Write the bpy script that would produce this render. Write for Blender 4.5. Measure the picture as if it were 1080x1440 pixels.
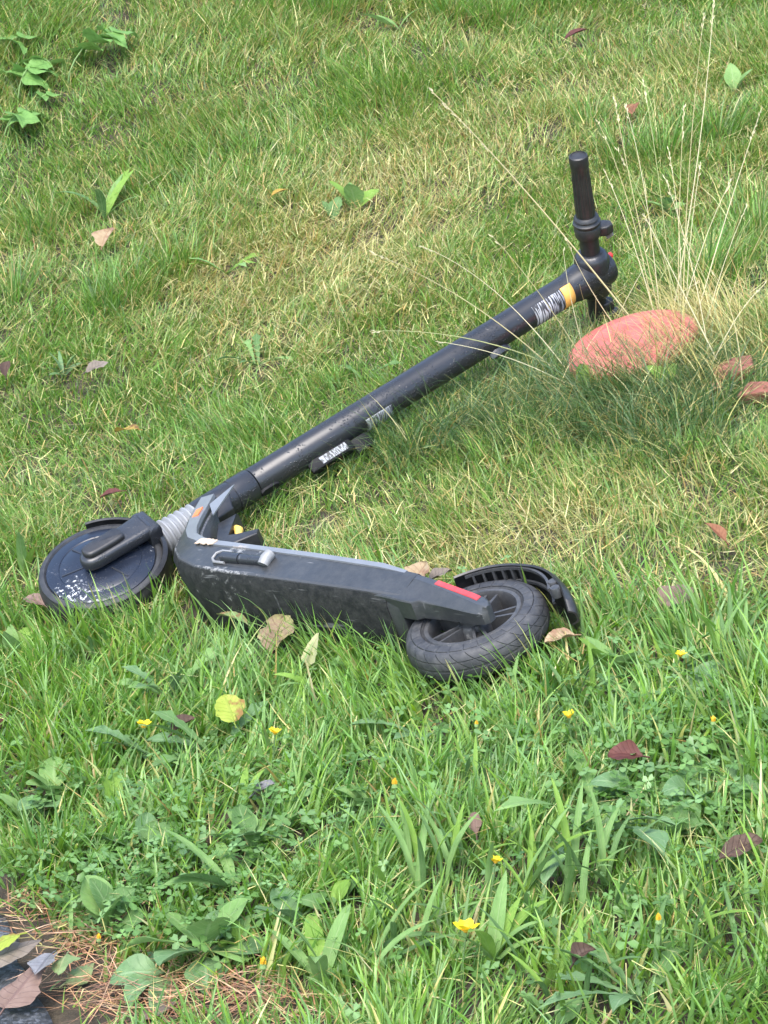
import bpy, math, random
import numpy as np
from mathutils import Vector, Matrix, Euler
from mathutils.bvhtree import BVHTree

for o in list(bpy.data.objects):
    bpy.data.objects.remove(o)
random.seed(7)
RNG = np.random.default_rng(11)
R = math.radians
scene = bpy.context.scene
C = scene.collection

# ------------------------------------------------------------------ camera
TH = R(16.0)                     # camera looks down by this much
CAMH = 1.325                     # above the road
FPX = 3391.26                    # focal length in pixels of a 1080 px wide picture
camd = bpy.data.cameras.new('camera')
camd.sensor_fit = 'HORIZONTAL'
camd.sensor_width = 36.0
camd.lens = 36.0 * FPX / 1080.0
camd.clip_start = 0.05
camd.clip_end = 500
cam = bpy.data.objects.new('camera', camd)
C.objects.link(cam)
cam.location = (0, 0, CAMH)
cam.rotation_euler = (math.pi / 2 - TH, 0, 0)
scene.camera = cam

# ------------------------------------------------------------------ sky and sun
SUN_EL, SUN_AZ = R(58), R(200)   # high soft light, from behind and left of the camera
w = bpy.data.worlds.new('World')
scene.world = w
w.use_nodes = True
nt = w.node_tree
bg = nt.nodes['Background']
sky = nt.nodes.new('ShaderNodeTexSky')
sky.sky_type = 'NISHITA'
sky.sun_disc = False
sky.sun_elevation = SUN_EL
sky.sun_rotation = SUN_AZ
sky.air_density = 1.0
sky.dust_density = 2.0
sky.ozone_density = 1.0
nt.links.new(sky.outputs[0], bg.inputs[0])
bg.inputs[1].default_value = 0.15
sd = bpy.data.lights.new('sun', 'SUN')
sd.energy = 1.05
sd.angle = R(40)
sd.color = (1.0, 0.97, 0.93)
sun = bpy.data.objects.new('sun', sd)
C.objects.link(sun)
sdir = Vector((math.sin(SUN_AZ) * math.cos(SUN_EL), math.cos(SUN_AZ) * math.cos(SUN_EL), math.sin(SUN_EL)))
sun.rotation_euler = sdir.to_track_quat('Z', 'Y').to_euler()
sun.location = (0, 0, 8)
vs = scene.view_settings
vs.view_transform = 'Standard'
vs.look = 'None'
vs.exposure = 2.0
vs.gamma = 1.0
vs.use_curve_mapping = False
scene.cycles.use_denoising = True
scene.cycles.max_bounces = 8
scene.cycles.diffuse_bounces = 4
scene.cycles.transmission_bounces = 4
scene.cycles.transparent_max_bounces = 4
scene.cycles.caustics_reflective = False
scene.cycles.caustics_refractive = False

# ------------------------------------------------------------------ materials
def nn(nt, t, **kw):
    n = nt.nodes.new(t)
    for k, v in kw.items():
        setattr(n, k, v)
    return n

def base_mat(name):
    m = bpy.data.materials.new(name)
    m.use_nodes = True
    return m, m.node_tree, m.node_tree.nodes['Principled BSDF']

def ramp(nt, fac, stops):
    r = nn(nt, 'ShaderNodeValToRGB')
    el = r.color_ramp.elements
    while len(el) < len(stops):
        el.new(0.5)
    for e, (p, c) in zip(el, stops):
        e.position = p
        e.color = (*c, 1) if len(c) == 3 else c
    nt.links.new(fac, r.inputs[0])
    return r.outputs[0]

def noise(nt, scale, detail=4, rough=0.6, vec=None, dist=0.0):
    n = nn(nt, 'ShaderNodeTexNoise')
    n.inputs['Scale'].default_value = scale
    n.inputs['Detail'].default_value = detail
    n.inputs['Roughness'].default_value = rough
    n.inputs['Distortion'].default_value = dist
    if vec is None:
        tc = nn(nt, 'ShaderNodeTexCoord')
        vec = tc.outputs['Object']
    nt.links.new(vec, n.inputs['Vector'])
    return n.outputs[0]

def mixc(nt, fac, a, b):
    m = nn(nt, 'ShaderNodeMix', data_type='RGBA')
    for s, v in ((m.inputs[0], fac), (m.inputs[6], a), (m.inputs[7], b)):
        if isinstance(v, (int, float)):
            s.default_value = v
        elif isinstance(v, tuple):
            s.default_value = (*v, 1)
        else:
            nt.links.new(v, s)
    return m.outputs[2]

def bump(nt, b, h, strength, dist=0.002):
    n = nn(nt, 'ShaderNodeBump')
    n.inputs['Strength'].default_value = strength
    n.inputs['Distance'].default_value = dist
    nt.links.new(h, n.inputs['Height'])
    nt.links.new(n.outputs[0], b.inputs['Normal'])

def plastic(name, col, rough, wear=None, wear_amt=0.5, wear_scale=30, bumpy=0.0, spec=0.5, dust=0.0, metallic=0.0, drops=0.0, streak=0.0):
    m, nt, b = base_mat(name)
    L = nt.links
    c = None
    f = noise(nt, 18, 5)
    c = mixc(nt, f, tuple(x * 0.75 for x in col), tuple(x * 1.25 for x in col))
    if streak:
        tc = nn(nt, 'ShaderNodeTexCoord')
        for sc_, rot, lim in (((6, 90, 90), 0.06, 0.66), ((10, 160, 120), -0.22, 0.70), ((40, 40, 9), 0.3, 0.71)):
            mp = nn(nt, 'ShaderNodeMapping')
            mp.inputs['Scale'].default_value = sc_
            mp.inputs['Rotation'].default_value = (0.3, rot, rot)
            L.new(tc.outputs['Object'], mp.inputs[0])
            sn = noise(nt, 1.0, 4, 0.6, mp.outputs[0])
            c = mixc(nt, ramp(nt, sn, [(0.0, (0, 0, 0)), (lim - 0.015, (0, 0, 0)), (lim + 0.05, (streak, streak, streak))]), c, (0.22, 0.22, 0.215))
    if wear:
        s = noise(nt, wear_scale, 6, 0.75)
        s2 = noise(nt, 6, 3, 0.6)
        mul = nn(nt, 'ShaderNodeMath', operation='MULTIPLY')
        L.new(s, mul.inputs[0]); L.new(s2, mul.inputs[1])
        fac = ramp(nt, mul.outputs[0], [(0.0, (0, 0, 0)), (0.42 - 0.16 * wear_amt, (0, 0, 0)), (0.46 - 0.12 * wear_amt, (1, 1, 1))])
        c = mixc(nt, fac, c, wear)
    if dust:
        d = noise(nt, 60, 8, 0.8)
        dm = ramp(nt, d, [(0.42, (0, 0, 0)), (0.80, (dust, dust, dust))])
        c = mixc(nt, dm, c, (0.13, 0.125, 0.115))
    L.new(c, b.inputs['Base Color'])
    rr = noise(nt, 25, 5)
    mr = nn(nt, 'ShaderNodeMapRange')
    mr.inputs[3].default_value = max(0.02, rough - 0.1)
    mr.inputs[4].default_value = min(1, rough + 0.12)
    L.new(rr, mr.inputs[0]); L.new(mr.outputs[0], b.inputs['Roughness'])
    b.inputs['Specular IOR Level'].default_value = spec
    b.inputs['Metallic'].default_value = metallic
    if drops:
        v = nn(nt, 'ShaderNodeTexVoronoi', feature='F1')
        v.inputs['Scale'].default_value = 240
        v.inputs['Randomness'].default_value = 1.0
        tc = nn(nt, 'ShaderNodeTexCoord')
        L.new(tc.outputs['Object'], v.inputs['Vector'])
        msk = noise(nt, 22, 2)
        mm = ramp(nt, msk, [(0.5, (0, 0, 0)), (0.56, (1, 1, 1))])
        dr = ramp(nt, v.outputs['Distance'], [(0.0, (1, 1, 1)), (0.26, (0.7, 0.7, 0.7)), (0.33, (0, 0, 0))])
        mul = nn(nt, 'ShaderNodeMath', operation='MULTIPLY')
        L.new(dr, mul.inputs[0]); L.new(mm, mul.inputs[1])
        bump(nt, b, mul.outputs[0], drops, 0.003)
    elif bumpy:
        bump(nt, b, noise(nt, 260, 3), bumpy, 0.001)
    return m

M = {}
M['tube'] = plastic('stem_paint', (0.019, 0.020, 0.023), 0.30, wear=(0.16, 0.16, 0.16), wear_amt=0.12, drops=0.7)
M['black'] = plastic('black_plastic', (0.014, 0.014, 0.015), 0.42, dust=0.25, bumpy=0.05)
M['matte'] = plastic('matte_black_plastic', (0.009, 0.009, 0.010), 0.62, spec=0.25)
M['fork'] = plastic('fork_plastic', (0.024, 0.026, 0.030), 0.30, wear=(0.2, 0.2, 0.2), wear_amt=0.1, drops=0.5)
M['motor'] = plastic('motor_cover_paint', (0.010, 0.014, 0.024), 0.28, wear=(0.72, 0.74, 0.74), wear_amt=0.50, wear_scale=150, drops=0.4)
M['deck'] = plastic('deck_shell_plastic', (0.027, 0.029, 0.031), 0.40, streak=0.8, wear=(0.22, 0.22, 0.21), wear_amt=0.42, wear_scale=40, dust=0.3, bumpy=0.15)
M['under'] = plastic('underside_plastic', (0.009, 0.010, 0.010), 0.66, spec=0.3, streak=0.7, wear=(0.20, 0.20, 0.19), wear_amt=0.42, wear_scale=60, dust=0.35, bumpy=0.3)
M['scuff'] = plastic('scuffed_plastic', (0.04, 0.041, 0.042), 0.5, wear=(0.22, 0.215, 0.205), wear_amt=0.85, wear_scale=160)
M['trim'] = plastic('grey_trim', (0.20, 0.21, 0.22), 0.38, wear=(0.42, 0.36, 0.30), wear_amt=0.35, dust=0.2, metallic=0.3)
M['armtrim'] = plastic('dark_trim', (0.035, 0.038, 0.042), 0.36, wear=(0.3, 0.3, 0.3), wear_amt=0.35, dust=0.3)
M['rubber'] = plastic('tyre_rubber', (0.016, 0.017, 0.019), 0.55, dust=0.3, bumpy=0.2)
def tyre_mat():
    m = plastic('tread_rubber', (0.026, 0.027, 0.030), 0.6, dust=0.6)
    nt = m.node_tree; L = nt.links; b = nt.nodes['Principled BSDF']
    tc = nn(nt, 'ShaderNodeTexCoord'); sp = nn(nt, 'ShaderNodeSeparateXYZ'); L.new(tc.outputs['Object'], sp.inputs[0])
    an = nn(nt, 'ShaderNodeMath', operation='ARCTAN2'); L.new(sp.outputs[1], an.inputs[0]); L.new(sp.outputs[0], an.inputs[1])
    def mth(op, a, k=None, b2=None):
        q = nn(nt, 'ShaderNodeMath', operation=op); L.new(a, q.inputs[0])
        if b2 is not None: L.new(b2, q.inputs[1])
        elif k is not None: q.inputs[1].default_value = k
        return q.outputs[0]
    az = mth('ABSOLUTE', sp.outputs[2])
    g1 = mth('FRACT', mth('ADD', mth('MULTIPLY', an.outputs[0], 26 / 6.2832), b2=mth('MULTIPLY', az, 55)))
    r1 = ramp(nt, g1, [(0.0, (0, 0, 0)), (0.07, (0, 0, 0)), (0.12, (1, 1, 1))])
    g2 = mth('FRACT', mth('MULTIPLY', az, 95))
    r2 = ramp(nt, g2, [(0.0, (0, 0, 0)), (0.10, (0, 0, 0)), (0.16, (1, 1, 1))])
    bump(nt, b, mth('MULTIPLY', r1, b2=r2), 0.9, 0.003)
    return m
M['tread'] = tyre_mat()
M['rim'] = plastic('rim_plastic', (0.035, 0.036, 0.038), 0.5, wear=(0.25, 0.24, 0.22), wear_amt=0.35, dust=0.6)
M['bellows'] = plastic('grey_rubber_bellows', (0.24, 0.25, 0.26), 0.55, dust=0.3)
M['silver'] = plastic('worn_silver', (0.25, 0.25, 0.245), 0.5, dust=0.5, metallic=0.2)
M['reflector'] = plastic('red_reflector', (0.50, 0.035, 0.035), 0.3, dust=0.35)
M['redbtn'] = plastic('red_button', (0.75, 0.05, 0.04), 0.35)
M['orange'] = plastic('orange_sticker_film', (0.80, 0.42, 0.10), 0.45, wear=(0.75, 0.62, 0.45), wear_amt=0.5)
M['orange_red'] = plastic('orange_red_sticker_film', (0.75, 0.20, 0.07), 0.45, wear=(0.75, 0.62, 0.5), wear_amt=0.55)
M['yellow'] = plastic('yellow_tab', (0.78, 0.50, 0.10), 0.45)
M['chip'] = plastic('scraped_putty', (0.50, 0.38, 0.27), 0.7, dust=0.4)

def hatch_mat():
    m, nt, b = base_mat('rubber_mat')
    tc = nn(nt, 'ShaderNodeTexCoord')
    mp = nn(nt, 'ShaderNodeMapping')
    mp.inputs['Rotation'].default_value = (0.0, 0.7, 0.785)
    nt.links.new(tc.outputs['Object'], mp.inputs[0])
    ck = nn(nt, 'ShaderNodeTexChecker')
    ck.inputs['Scale'].default_value = 260
    ck.inputs['Color1'].default_value = (0.12, 0.12, 0.125, 1)
    ck.inputs['Color2'].default_value = (0.045, 0.045, 0.048, 1)
    nt.links.new(mp.outputs[0], ck.inputs[0])
    nt.links.new(ck.outputs[0], b.inputs['Base Color'])
    b.inputs['Roughness'].default_value = 0.6
    bump(nt, b, ck.outputs[1], 0.4, 0.001)
    return m
M['mat'] = hatch_mat()

def print_mat(name, dark, light, axis, seed, blot):
    """label printed with irregular vertical bars (flat print); UV x runs along the tube"""
    m, nt, b = base_mat(name)
    L = nt.links
    uv = nn(nt, 'ShaderNodeUVMap')
    sep = nn(nt, 'ShaderNodeSeparateXYZ')
    L.new(uv.outputs[0], sep.inputs[0])
    comb = nn(nt, 'ShaderNodeCombineXYZ')
    mu = nn(nt, 'ShaderNodeMath', operation='MULTIPLY'); mu.inputs[1].default_value = axis
    L.new(sep.outputs[0], mu.inputs[0])
    mv = nn(nt, 'ShaderNodeMath', operation='MULTIPLY'); mv.inputs[1].default_value = 1.6
    L.new(sep.outputs[1], mv.inputs[0])
    L.new(mu.outputs[0], comb.inputs[0]); L.new(mv.outputs[0], comb.inputs[1])
    comb.inputs[2].default_value = seed
    n1 = noise(nt, 1.0, 2, 0.5, comb.outputs[0])
    f1 = ramp(nt, n1, [(0.0, (0, 0, 0)), (blot - 0.02, (0, 0, 0)), (blot + 0.02, (1, 1, 1))])
    c = mixc(nt, f1, dark, light)
    L.new(c, b.inputs['Base Color'])
    b.inputs['Roughness'].default_value = 0.5
    return m
M['label_dark'] = print_mat('bar_printed_label', (0.03, 0.03, 0.035), (0.42, 0.43, 0.45), 26.0, 3.1, 0.50)
M['label_white'] = print_mat('white_printed_label', (0.05, 0.05, 0.05), (0.27, 0.28, 0.29), 24.0, 8.3, 0.48)

def veg_mat(name, rough=0.38, trans=0.38, spec=0.5):
    m, nt, b = base_mat(name)
    L = nt.links
    at = nn(nt, 'ShaderNodeAttribute')
    at.attribute_name = 'Col'
    L.new(at.outputs['Color'], b.inputs['Base Color'])
    b.inputs['Roughness'].default_value = rough
    b.inputs['Specular IOR Level'].default_value = spec
    tr = nn(nt, 'ShaderNodeBsdfTranslucent')
    hs = nn(nt, 'ShaderNodeHueSaturation')
    hs.inputs['Saturation'].default_value = 1.15
    hs.inputs['Value'].default_value = 1.25
    L.new(at.outputs['Color'], hs.inputs['Color'])
    L.new(hs.outputs[0], tr.inputs['Color'])
    mx = nn(nt, 'ShaderNodeMixShader')
    mx.inputs[0].default_value = trans
    L.new(b.outputs[0], mx.inputs[1]); L.new(tr.outputs[0], mx.inputs[2])
    L.new(mx.outputs[0], nt.nodes['Material Output'].inputs[0])
    return m
M['grass'] = veg_mat('grass_blade')
M['straw'] = veg_mat('dry_straw', 0.6, 0.15, 0.25)
M['needle'] = veg_mat('pine_needle_mat', 0.55, 0.05, 0.3)

def leaf_mat(name, c1, c2, vein, n_veins=7, vein_amt=0.6, rough=0.58, trans=0.2, spot=None, slope=0.8, spec=0.25):
    """leaf: UV (x along 0..1, y across -1..1)"""
    m, nt, b = base_mat(name)
    L = nt.links
    uv = nn(nt, 'ShaderNodeUVMap')
    sep = nn(nt, 'ShaderNodeSeparateXYZ')
    L.new(uv.outputs[0], sep.inputs[0])
    ab = nn(nt, 'ShaderNodeMath', operation='ABSOLUTE')
    L.new(sep.outputs[1], ab.inputs[0])
    # side veins: stripes in (x - slope*|y|)
    ml = nn(nt, 'ShaderNodeMath', operation='MULTIPLY'); ml.inputs[1].default_value = slope * 0.25
    L.new(ab.outputs[0], ml.inputs[0])
    sb = nn(nt, 'ShaderNodeMath', operation='SUBTRACT')
    L.new(sep.outputs[0], sb.inputs[0]); L.new(ml.outputs[0], sb.inputs[1])
    mu = nn(nt, 'ShaderNodeMath', operation='MULTIPLY'); mu.inputs[1].default_value = n_veins
    L.new(sb.outputs[0], mu.inputs[0])
    fr = nn(nt, 'ShaderNodeMath', operation='FRACT')
    L.new(mu.outputs[0], fr.inputs[0])
    v1 = ramp(nt, fr.outputs[0], [(0.0, (1, 1, 1)), (0.09, (0, 0, 0)), (0.93, (0, 0, 0)), (1.0, (1, 1, 1))])
    v2 = ramp(nt, ab.outputs[0], [(0.0, (1, 1, 1)), (0.05, (1, 1, 1)), (0.11, (0, 0, 0))])
    mx = nn(nt, 'ShaderNodeMath', operation='MAXIMUM')
    L.new(v1, mx.inputs[0]); L.new(v2, mx.inputs[1])
    va = nn(nt, 'ShaderNodeMath', operation='MULTIPLY'); va.inputs[1].default_value = vein_amt
    L.new(mx.outputs[0], va.inputs[0])
    f = ramp(nt, noise(nt, 40, 5, 0.65), [(0.35, (0, 0, 0)), (0.65, (1, 1, 1))])
    c = mixc(nt, f, c1, c2)
    if spot:
        sf = ramp(nt, noise(nt, 28, 4, 0.6), [(0.52, (0, 0, 0)), (0.6, (1, 1, 1))])
        c = mixc(nt, sf, c, spot)
    c = mixc(nt, va.outputs[0], c, vein)
    L.new(c, b.inputs['Base Color'])
    b.inputs['Roughness'].default_value = rough
    b.inputs['Specular IOR Level'].default_value = spec
    bump(nt, b, mx.outputs[0], 0.5, 0.001)
    if trans:
        tr = nn(nt, 'ShaderNodeBsdfTranslucent')
        L.new(c, tr.inputs['Color'])
        ms = nn(nt, 'ShaderNodeMixShader')
        ms.inputs[0].default_value = trans
        L.new(b.outputs[0], ms.inputs[1]); L.new(tr.outputs[0], ms.inputs[2])
        L.new(ms.outputs[0], nt.nodes['Material Output'].inputs[0])
    return m

LM = {}
LM['brown'] = leaf_mat('leaf_brown', (0.17, 0.095, 0.065), (0.26, 0.16, 0.115), (0.10, 0.05, 0.035), trans=0.08)
LM['brownish'] = leaf_mat('leaf_olive_brown', (0.17, 0.115, 0.07), (0.25, 0.185, 0.11), (0.11, 0.06, 0.035), n_veins=6, trans=0.1, spot=(0.26, 0.24, 0.10))
LM['mauve'] = leaf_mat('leaf_mauve_brown', (0.145, 0.092, 0.068), (0.20, 0.135, 0.105), (0.12, 0.07, 0.06), n_veins=9, trans=0.05)
LM['darkbrown'] = leaf_mat('leaf_dark_brown', (0.05, 0.030, 0.02), (0.10, 0.06, 0.042), (0.03, 0.018, 0.015), trans=0.05)
LM['grey'] = leaf_mat('leaf_grey', (0.12, 0.118, 0.12), (0.19, 0.185, 0.185), (0.07, 0.065, 0.065), trans=0.0, rough=0.35)
LM['greybrown'] = leaf_mat('leaf_grey_brown', (0.13, 0.105, 0.08), (0.20, 0.165, 0.13), (0.08, 0.07, 0.06), trans=0.05)
LM['tan'] = leaf_mat('leaf_tan', (0.26, 0.185, 0.10), (0.37, 0.28, 0.17), (0.24, 0.14, 0.08), trans=0.15, spot=(0.25, 0.15, 0.09))
LM['rust'] = leaf_mat('leaf_rust', (0.16, 0.065, 0.032), (0.24, 0.11, 0.055), (0.11, 0.04, 0.02), trans=0.1)
LM['wine'] = leaf_mat('leaf_wine', (0.065, 0.022, 0.018), (0.11, 0.04, 0.03), (0.06, 0.018, 0.015), trans=0.08)
LM['ochre'] = leaf_mat('leaf_ochre', (0.30, 0.20, 0.035), (0.42, 0.30, 0.07), (0.16, 0.09, 0.02), trans=0.2, spot=(0.16, 0.09, 0.03))
LM['paleyellow'] = leaf_mat('leaf_pale_yellow', (0.36, 0.36, 0.16), (0.46, 0.45, 0.24), (0.38, 0.36, 0.16), n_veins=9, vein_amt=0.5, trans=0.25)
LM['limespot'] = leaf_mat('leaf_lime_brown', (0.27, 0.34, 0.045), (0.34, 0.40, 0.07), (0.22, 0.26, 0.04), trans=0.25, spot=(0.24, 0.13, 0.04))
LM['lime'] = leaf_mat('leaf_lime', (0.16, 0.29, 0.045), (0.22, 0.36, 0.065), (0.26, 0.40, 0.11), vein_amt=0.4, trans=0.3)
LM['green'] = leaf_mat('leaf_green', (0.085, 0.17, 0.05), (0.13, 0.23, 0.075), (0.24, 0.34, 0.15), vein_amt=0.45, trans=0.25)
LM['bluegreen'] = leaf_mat('leaf_blue_green', (0.095, 0.18, 0.070), (0.150, 0.25, 0.105), (0.25, 0.35, 0.19), vein_amt=0.45, trans=0.2, rough=0.4)
LM['palegreen'] = leaf_mat('leaf_pale_green', (0.14, 0.26, 0.07), (0.21, 0.34, 0.11), (0.30, 0.41, 0.18), vein_amt=0.4, trans=0.25)
LM['nettle'] = leaf_mat('leaf_fresh_green', (0.12, 0.25, 0.055), (0.18, 0.33, 0.085), (0.09, 0.19, 0.045), vein_amt=0.6, trans=0.25)
LM['greenbrown'] = leaf_mat('leaf_green_brown', (0.15, 0.23, 0.09), (0.22, 0.29, 0.12), (0.28, 0.3, 0.15), trans=0.2, spot=(0.22, 0.14, 0.07))
LM['petal'] = leaf_mat('petal_yellow', (0.80, 0.58, 0.02), (0.86, 0.66, 0.03), (0.70, 0.46, 0.01), n_veins=1, vein_amt=0.1, trans=0.2)
LM['bud'] = leaf_mat('petal_orange', (0.75, 0.42, 0.03), (0.80, 0.50, 0.05), (0.5, 0.2, 0.02), n_veins=1, vein_amt=0.2, trans=0.1)

def soil_mat():
    m, nt, b = base_mat('soil')
    n1 = noise(nt, 14, 6, 0.7)
    c = ramp(nt, n1, [(0.3, (0.028, 0.022, 0.015)), (0.55, (0.07, 0.055, 0.035)), (0.75, (0.13, 0.105, 0.065))])
    nt.links.new(c, b.inputs['Base Color'])
    b.inputs['Roughness'].default_value = 0.95
    bump(nt, b, noise(nt, 90, 6, 0.75), 0.9, 0.01)
    return m

def asphalt_mat():
    m, nt, b = base_mat('asphalt')
    v = nn(nt, 'ShaderNodeTexVoronoi')
    v.inputs['Scale'].default_value = 210
    tc = nn(nt, 'ShaderNodeTexCoord')
    nt.links.new(tc.outputs['Object'], v.inputs['Vector'])
    c1 = ramp(nt, v.outputs['Color'], [(0.15, (0.028, 0.031, 0.036)), (0.5, (0.065, 0.072, 0.083)), (0.9, (0.19, 0.205, 0.23))])
    c2 = mixc(nt, ramp(nt, noise(nt, 9, 5), [(0.35, (0, 0, 0)), (0.7, (0.7, 0.7, 0.7))]), c1, (0.025, 0.026, 0.028))
    nt.links.new(c2, b.inputs['Base Color'])
    b.inputs['Roughness'].default_value = 0.45
    bump(nt, b, noise(nt, 130, 6, 0.8), 0.8, 0.006)
    return m

# ------------------------------------------------------------------ pose of the scooter (from its keypoints) and the bank below it
MM = np.array([[0.6940817193490876, 0.6361254565338632, -0.33682703500329436],
               [-0.06614429795662091, 0.5222552175880084, 0.8500591877591052],
               [0.7168510994015704, -0.5677313548252255, 0.4045638710972841]])
TT = np.array([0.12059027804323628, -0.15241177126027122, -3.108525429540434])
WB, HA, STEER = 0.79391, 1.35069, -0.30341
RC = np.array([[1, 0, 0], [0, math.sin(TH), -math.cos(TH)], [0, math.cos(TH), math.sin(TH)]])
CAMP = np.array([0, 0, CAMH])
ROADZ = 0.040
SW = np.eye(4)                                   # scooter frame -> world: x rearward, y up the stem, z left side (faces the sky)
SW[:3, :3] = RC @ MM
SW[:3, 3] = RC @ TT + CAMP
def rod(v):
    t = np.linalg.norm(v); k = v / t
    K = np.array([[0, -k[2], k[1]], [k[2], 0, -k[0]], [-k[1], k[0], 0]])
    return np.eye(3) + math.sin(t) * K + (1 - math.cos(t)) * K @ K
SS = np.diag([-1, 1, 1.])
_ax = np.array([-math.cos(HA), math.sin(HA), 0])
_W = SS @ rod(_ax * STEER) @ SS @ np.array([0, 0, 1.])
_V = SS @ _ax
_U = np.cross(_V, _W)
ST = np.eye(4)                                   # steering frame -> scooter frame: u rearward, v up the stem, w left
ST[:3, :3] = np.c_[_U, _V, _W]
ST[:3, 3] = (-WB, 0.005, 0)

NC = np.array([-0.298, 0.8752, 0.381]); NC /= np.linalg.norm(NC)
NWD = RC @ NC
P0 = RC @ np.array([-0.423, -0.116, -3.696]) + CAMP   # low point of the front wheel
P0 = P0 - NWD * 0.024
GA, GB = -NWD[0] / NWD[2], -NWD[1] / NWD[2]

def vnoise(x, y, seed=0):
    xi = np.floor(x).astype(np.int64); yi = np.floor(y).astype(np.int64)
    fx = x - xi; fy = y - yi
    fx = fx * fx * (3 - 2 * fx); fy = fy * fy * (3 - 2 * fy)
    def h(a, b):
        n = (a * 374761393 + b * 668265263 + seed * 1274126177) & 0x7fffffff
        n = ((n ^ (n >> 13)) * 1274126177) & 0x7fffffff
        return ((n ^ (n >> 16)) & 0xffff) / 65535.0
    return (h(xi, yi) * (1 - fx) * (1 - fy) + h(xi + 1, yi) * fx * (1 - fy) + h(xi, yi + 1) * (1 - fx) * fy + h(xi + 1, yi + 1) * fx * fy)

def fbm(x, y, s, seed=0, octv=3):
    r = 0; a = 1; t = 0
    for i in range(octv):
        r = r + a * vnoise(x * s * 2 ** i + 31.7 * i, y * s * 2 ** i + 17.3 * i, seed + i); t += a; a *= 0.5
    return r / t

def smax(a, b, k):
    h = np.clip(0.5 + 0.5 * (a - b) / k, 0, 1)
    return b * (1 - h) + a * h + k * h * (1 - h)

def bank(x, y):
    x = np.asarray(x, float); y = np.asarray(y, float)
    xx = np.clip(x, -4, 4)
    z = P0[2] + GA * (xx - P0[0]) + GB * (np.minimum(y, 9) - P0[1])
    d = np.clip(y - 3.8, 0, 3.0)
    z = z + 0.062 * d * d + 0.062 * 6 * np.clip(y - 6.8, 0, 6)
    z = z - 0.75 * GA * xx * np.clip((y - 3.4) / 2.6, 0, 1) ** 1.5
    z = z + 0.030 * (fbm(x, y, 2.3, 5) - 0.5) + 0.016 * (fbm(x, y, 9, 9) - 0.5)
    return z

def gz(x, y):
    return smax(bank(x, y), np.full(np.shape(x), ROADZ - 0.02), 0.03)

def gz1(x, y):
    return float(gz(np.array([x]), np.array([y]))[0])

def at(px, py, h=0.0):
    """where the line of sight through a spot of the photograph meets the bank (h above the soil)"""
    d = RC @ np.array([(px - 540) / FPX, (720 - py) / FPX, -1.0])
    t = np.linspace(1.5, 12, 2200)
    P = CAMP + t[:, None] * d
    s = P[:, 2] - gz(P[:, 0], P[:, 1]) - h
    i = int(np.argmax(s < 0))
    a = s[i - 1] / (s[i - 1] - s[i])
    return Vector(P[i - 1] + a * (P[i] - P[i - 1]))

def topix(P):
    q = (np.asarray(P) - CAMP) @ RC
    return 540 + FPX * q[:, 0] / -q[:, 2], 720 - FPX * q[:, 1] / -q[:, 2], -q[:, 2]

# ------------------------------------------------------------------ mesh helpers
def tag(o, label=None, cat=None, group=None, kind=None):
    if label: o['label'] = label
    if cat: o['category'] = cat
    if group: o['group'] = group
    if kind: o['kind'] = kind
    return o

def empty(name, mat=None, parent=None):
    o = bpy.data.objects.new(name, None)
    o.empty_display_size = 0.05
    C.objects.link(o)
    if parent: o.parent = parent
    if mat is not None: o.matrix_world = mat
    return o

def chaikin(poly, n=2):
    for _ in range(n):
        q = []
        for i, a in enumerate(poly):
            b = poly[(i + 1) % len(poly)]
            q += [(a[0] * 0.75 + b[0] * 0.25, a[1] * 0.75 + b[1] * 0.25), (a[0] * 0.25 + b[0] * 0.75, a[1] * 0.25 + b[1] * 0.75)]
        poly = q
    return poly

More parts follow.
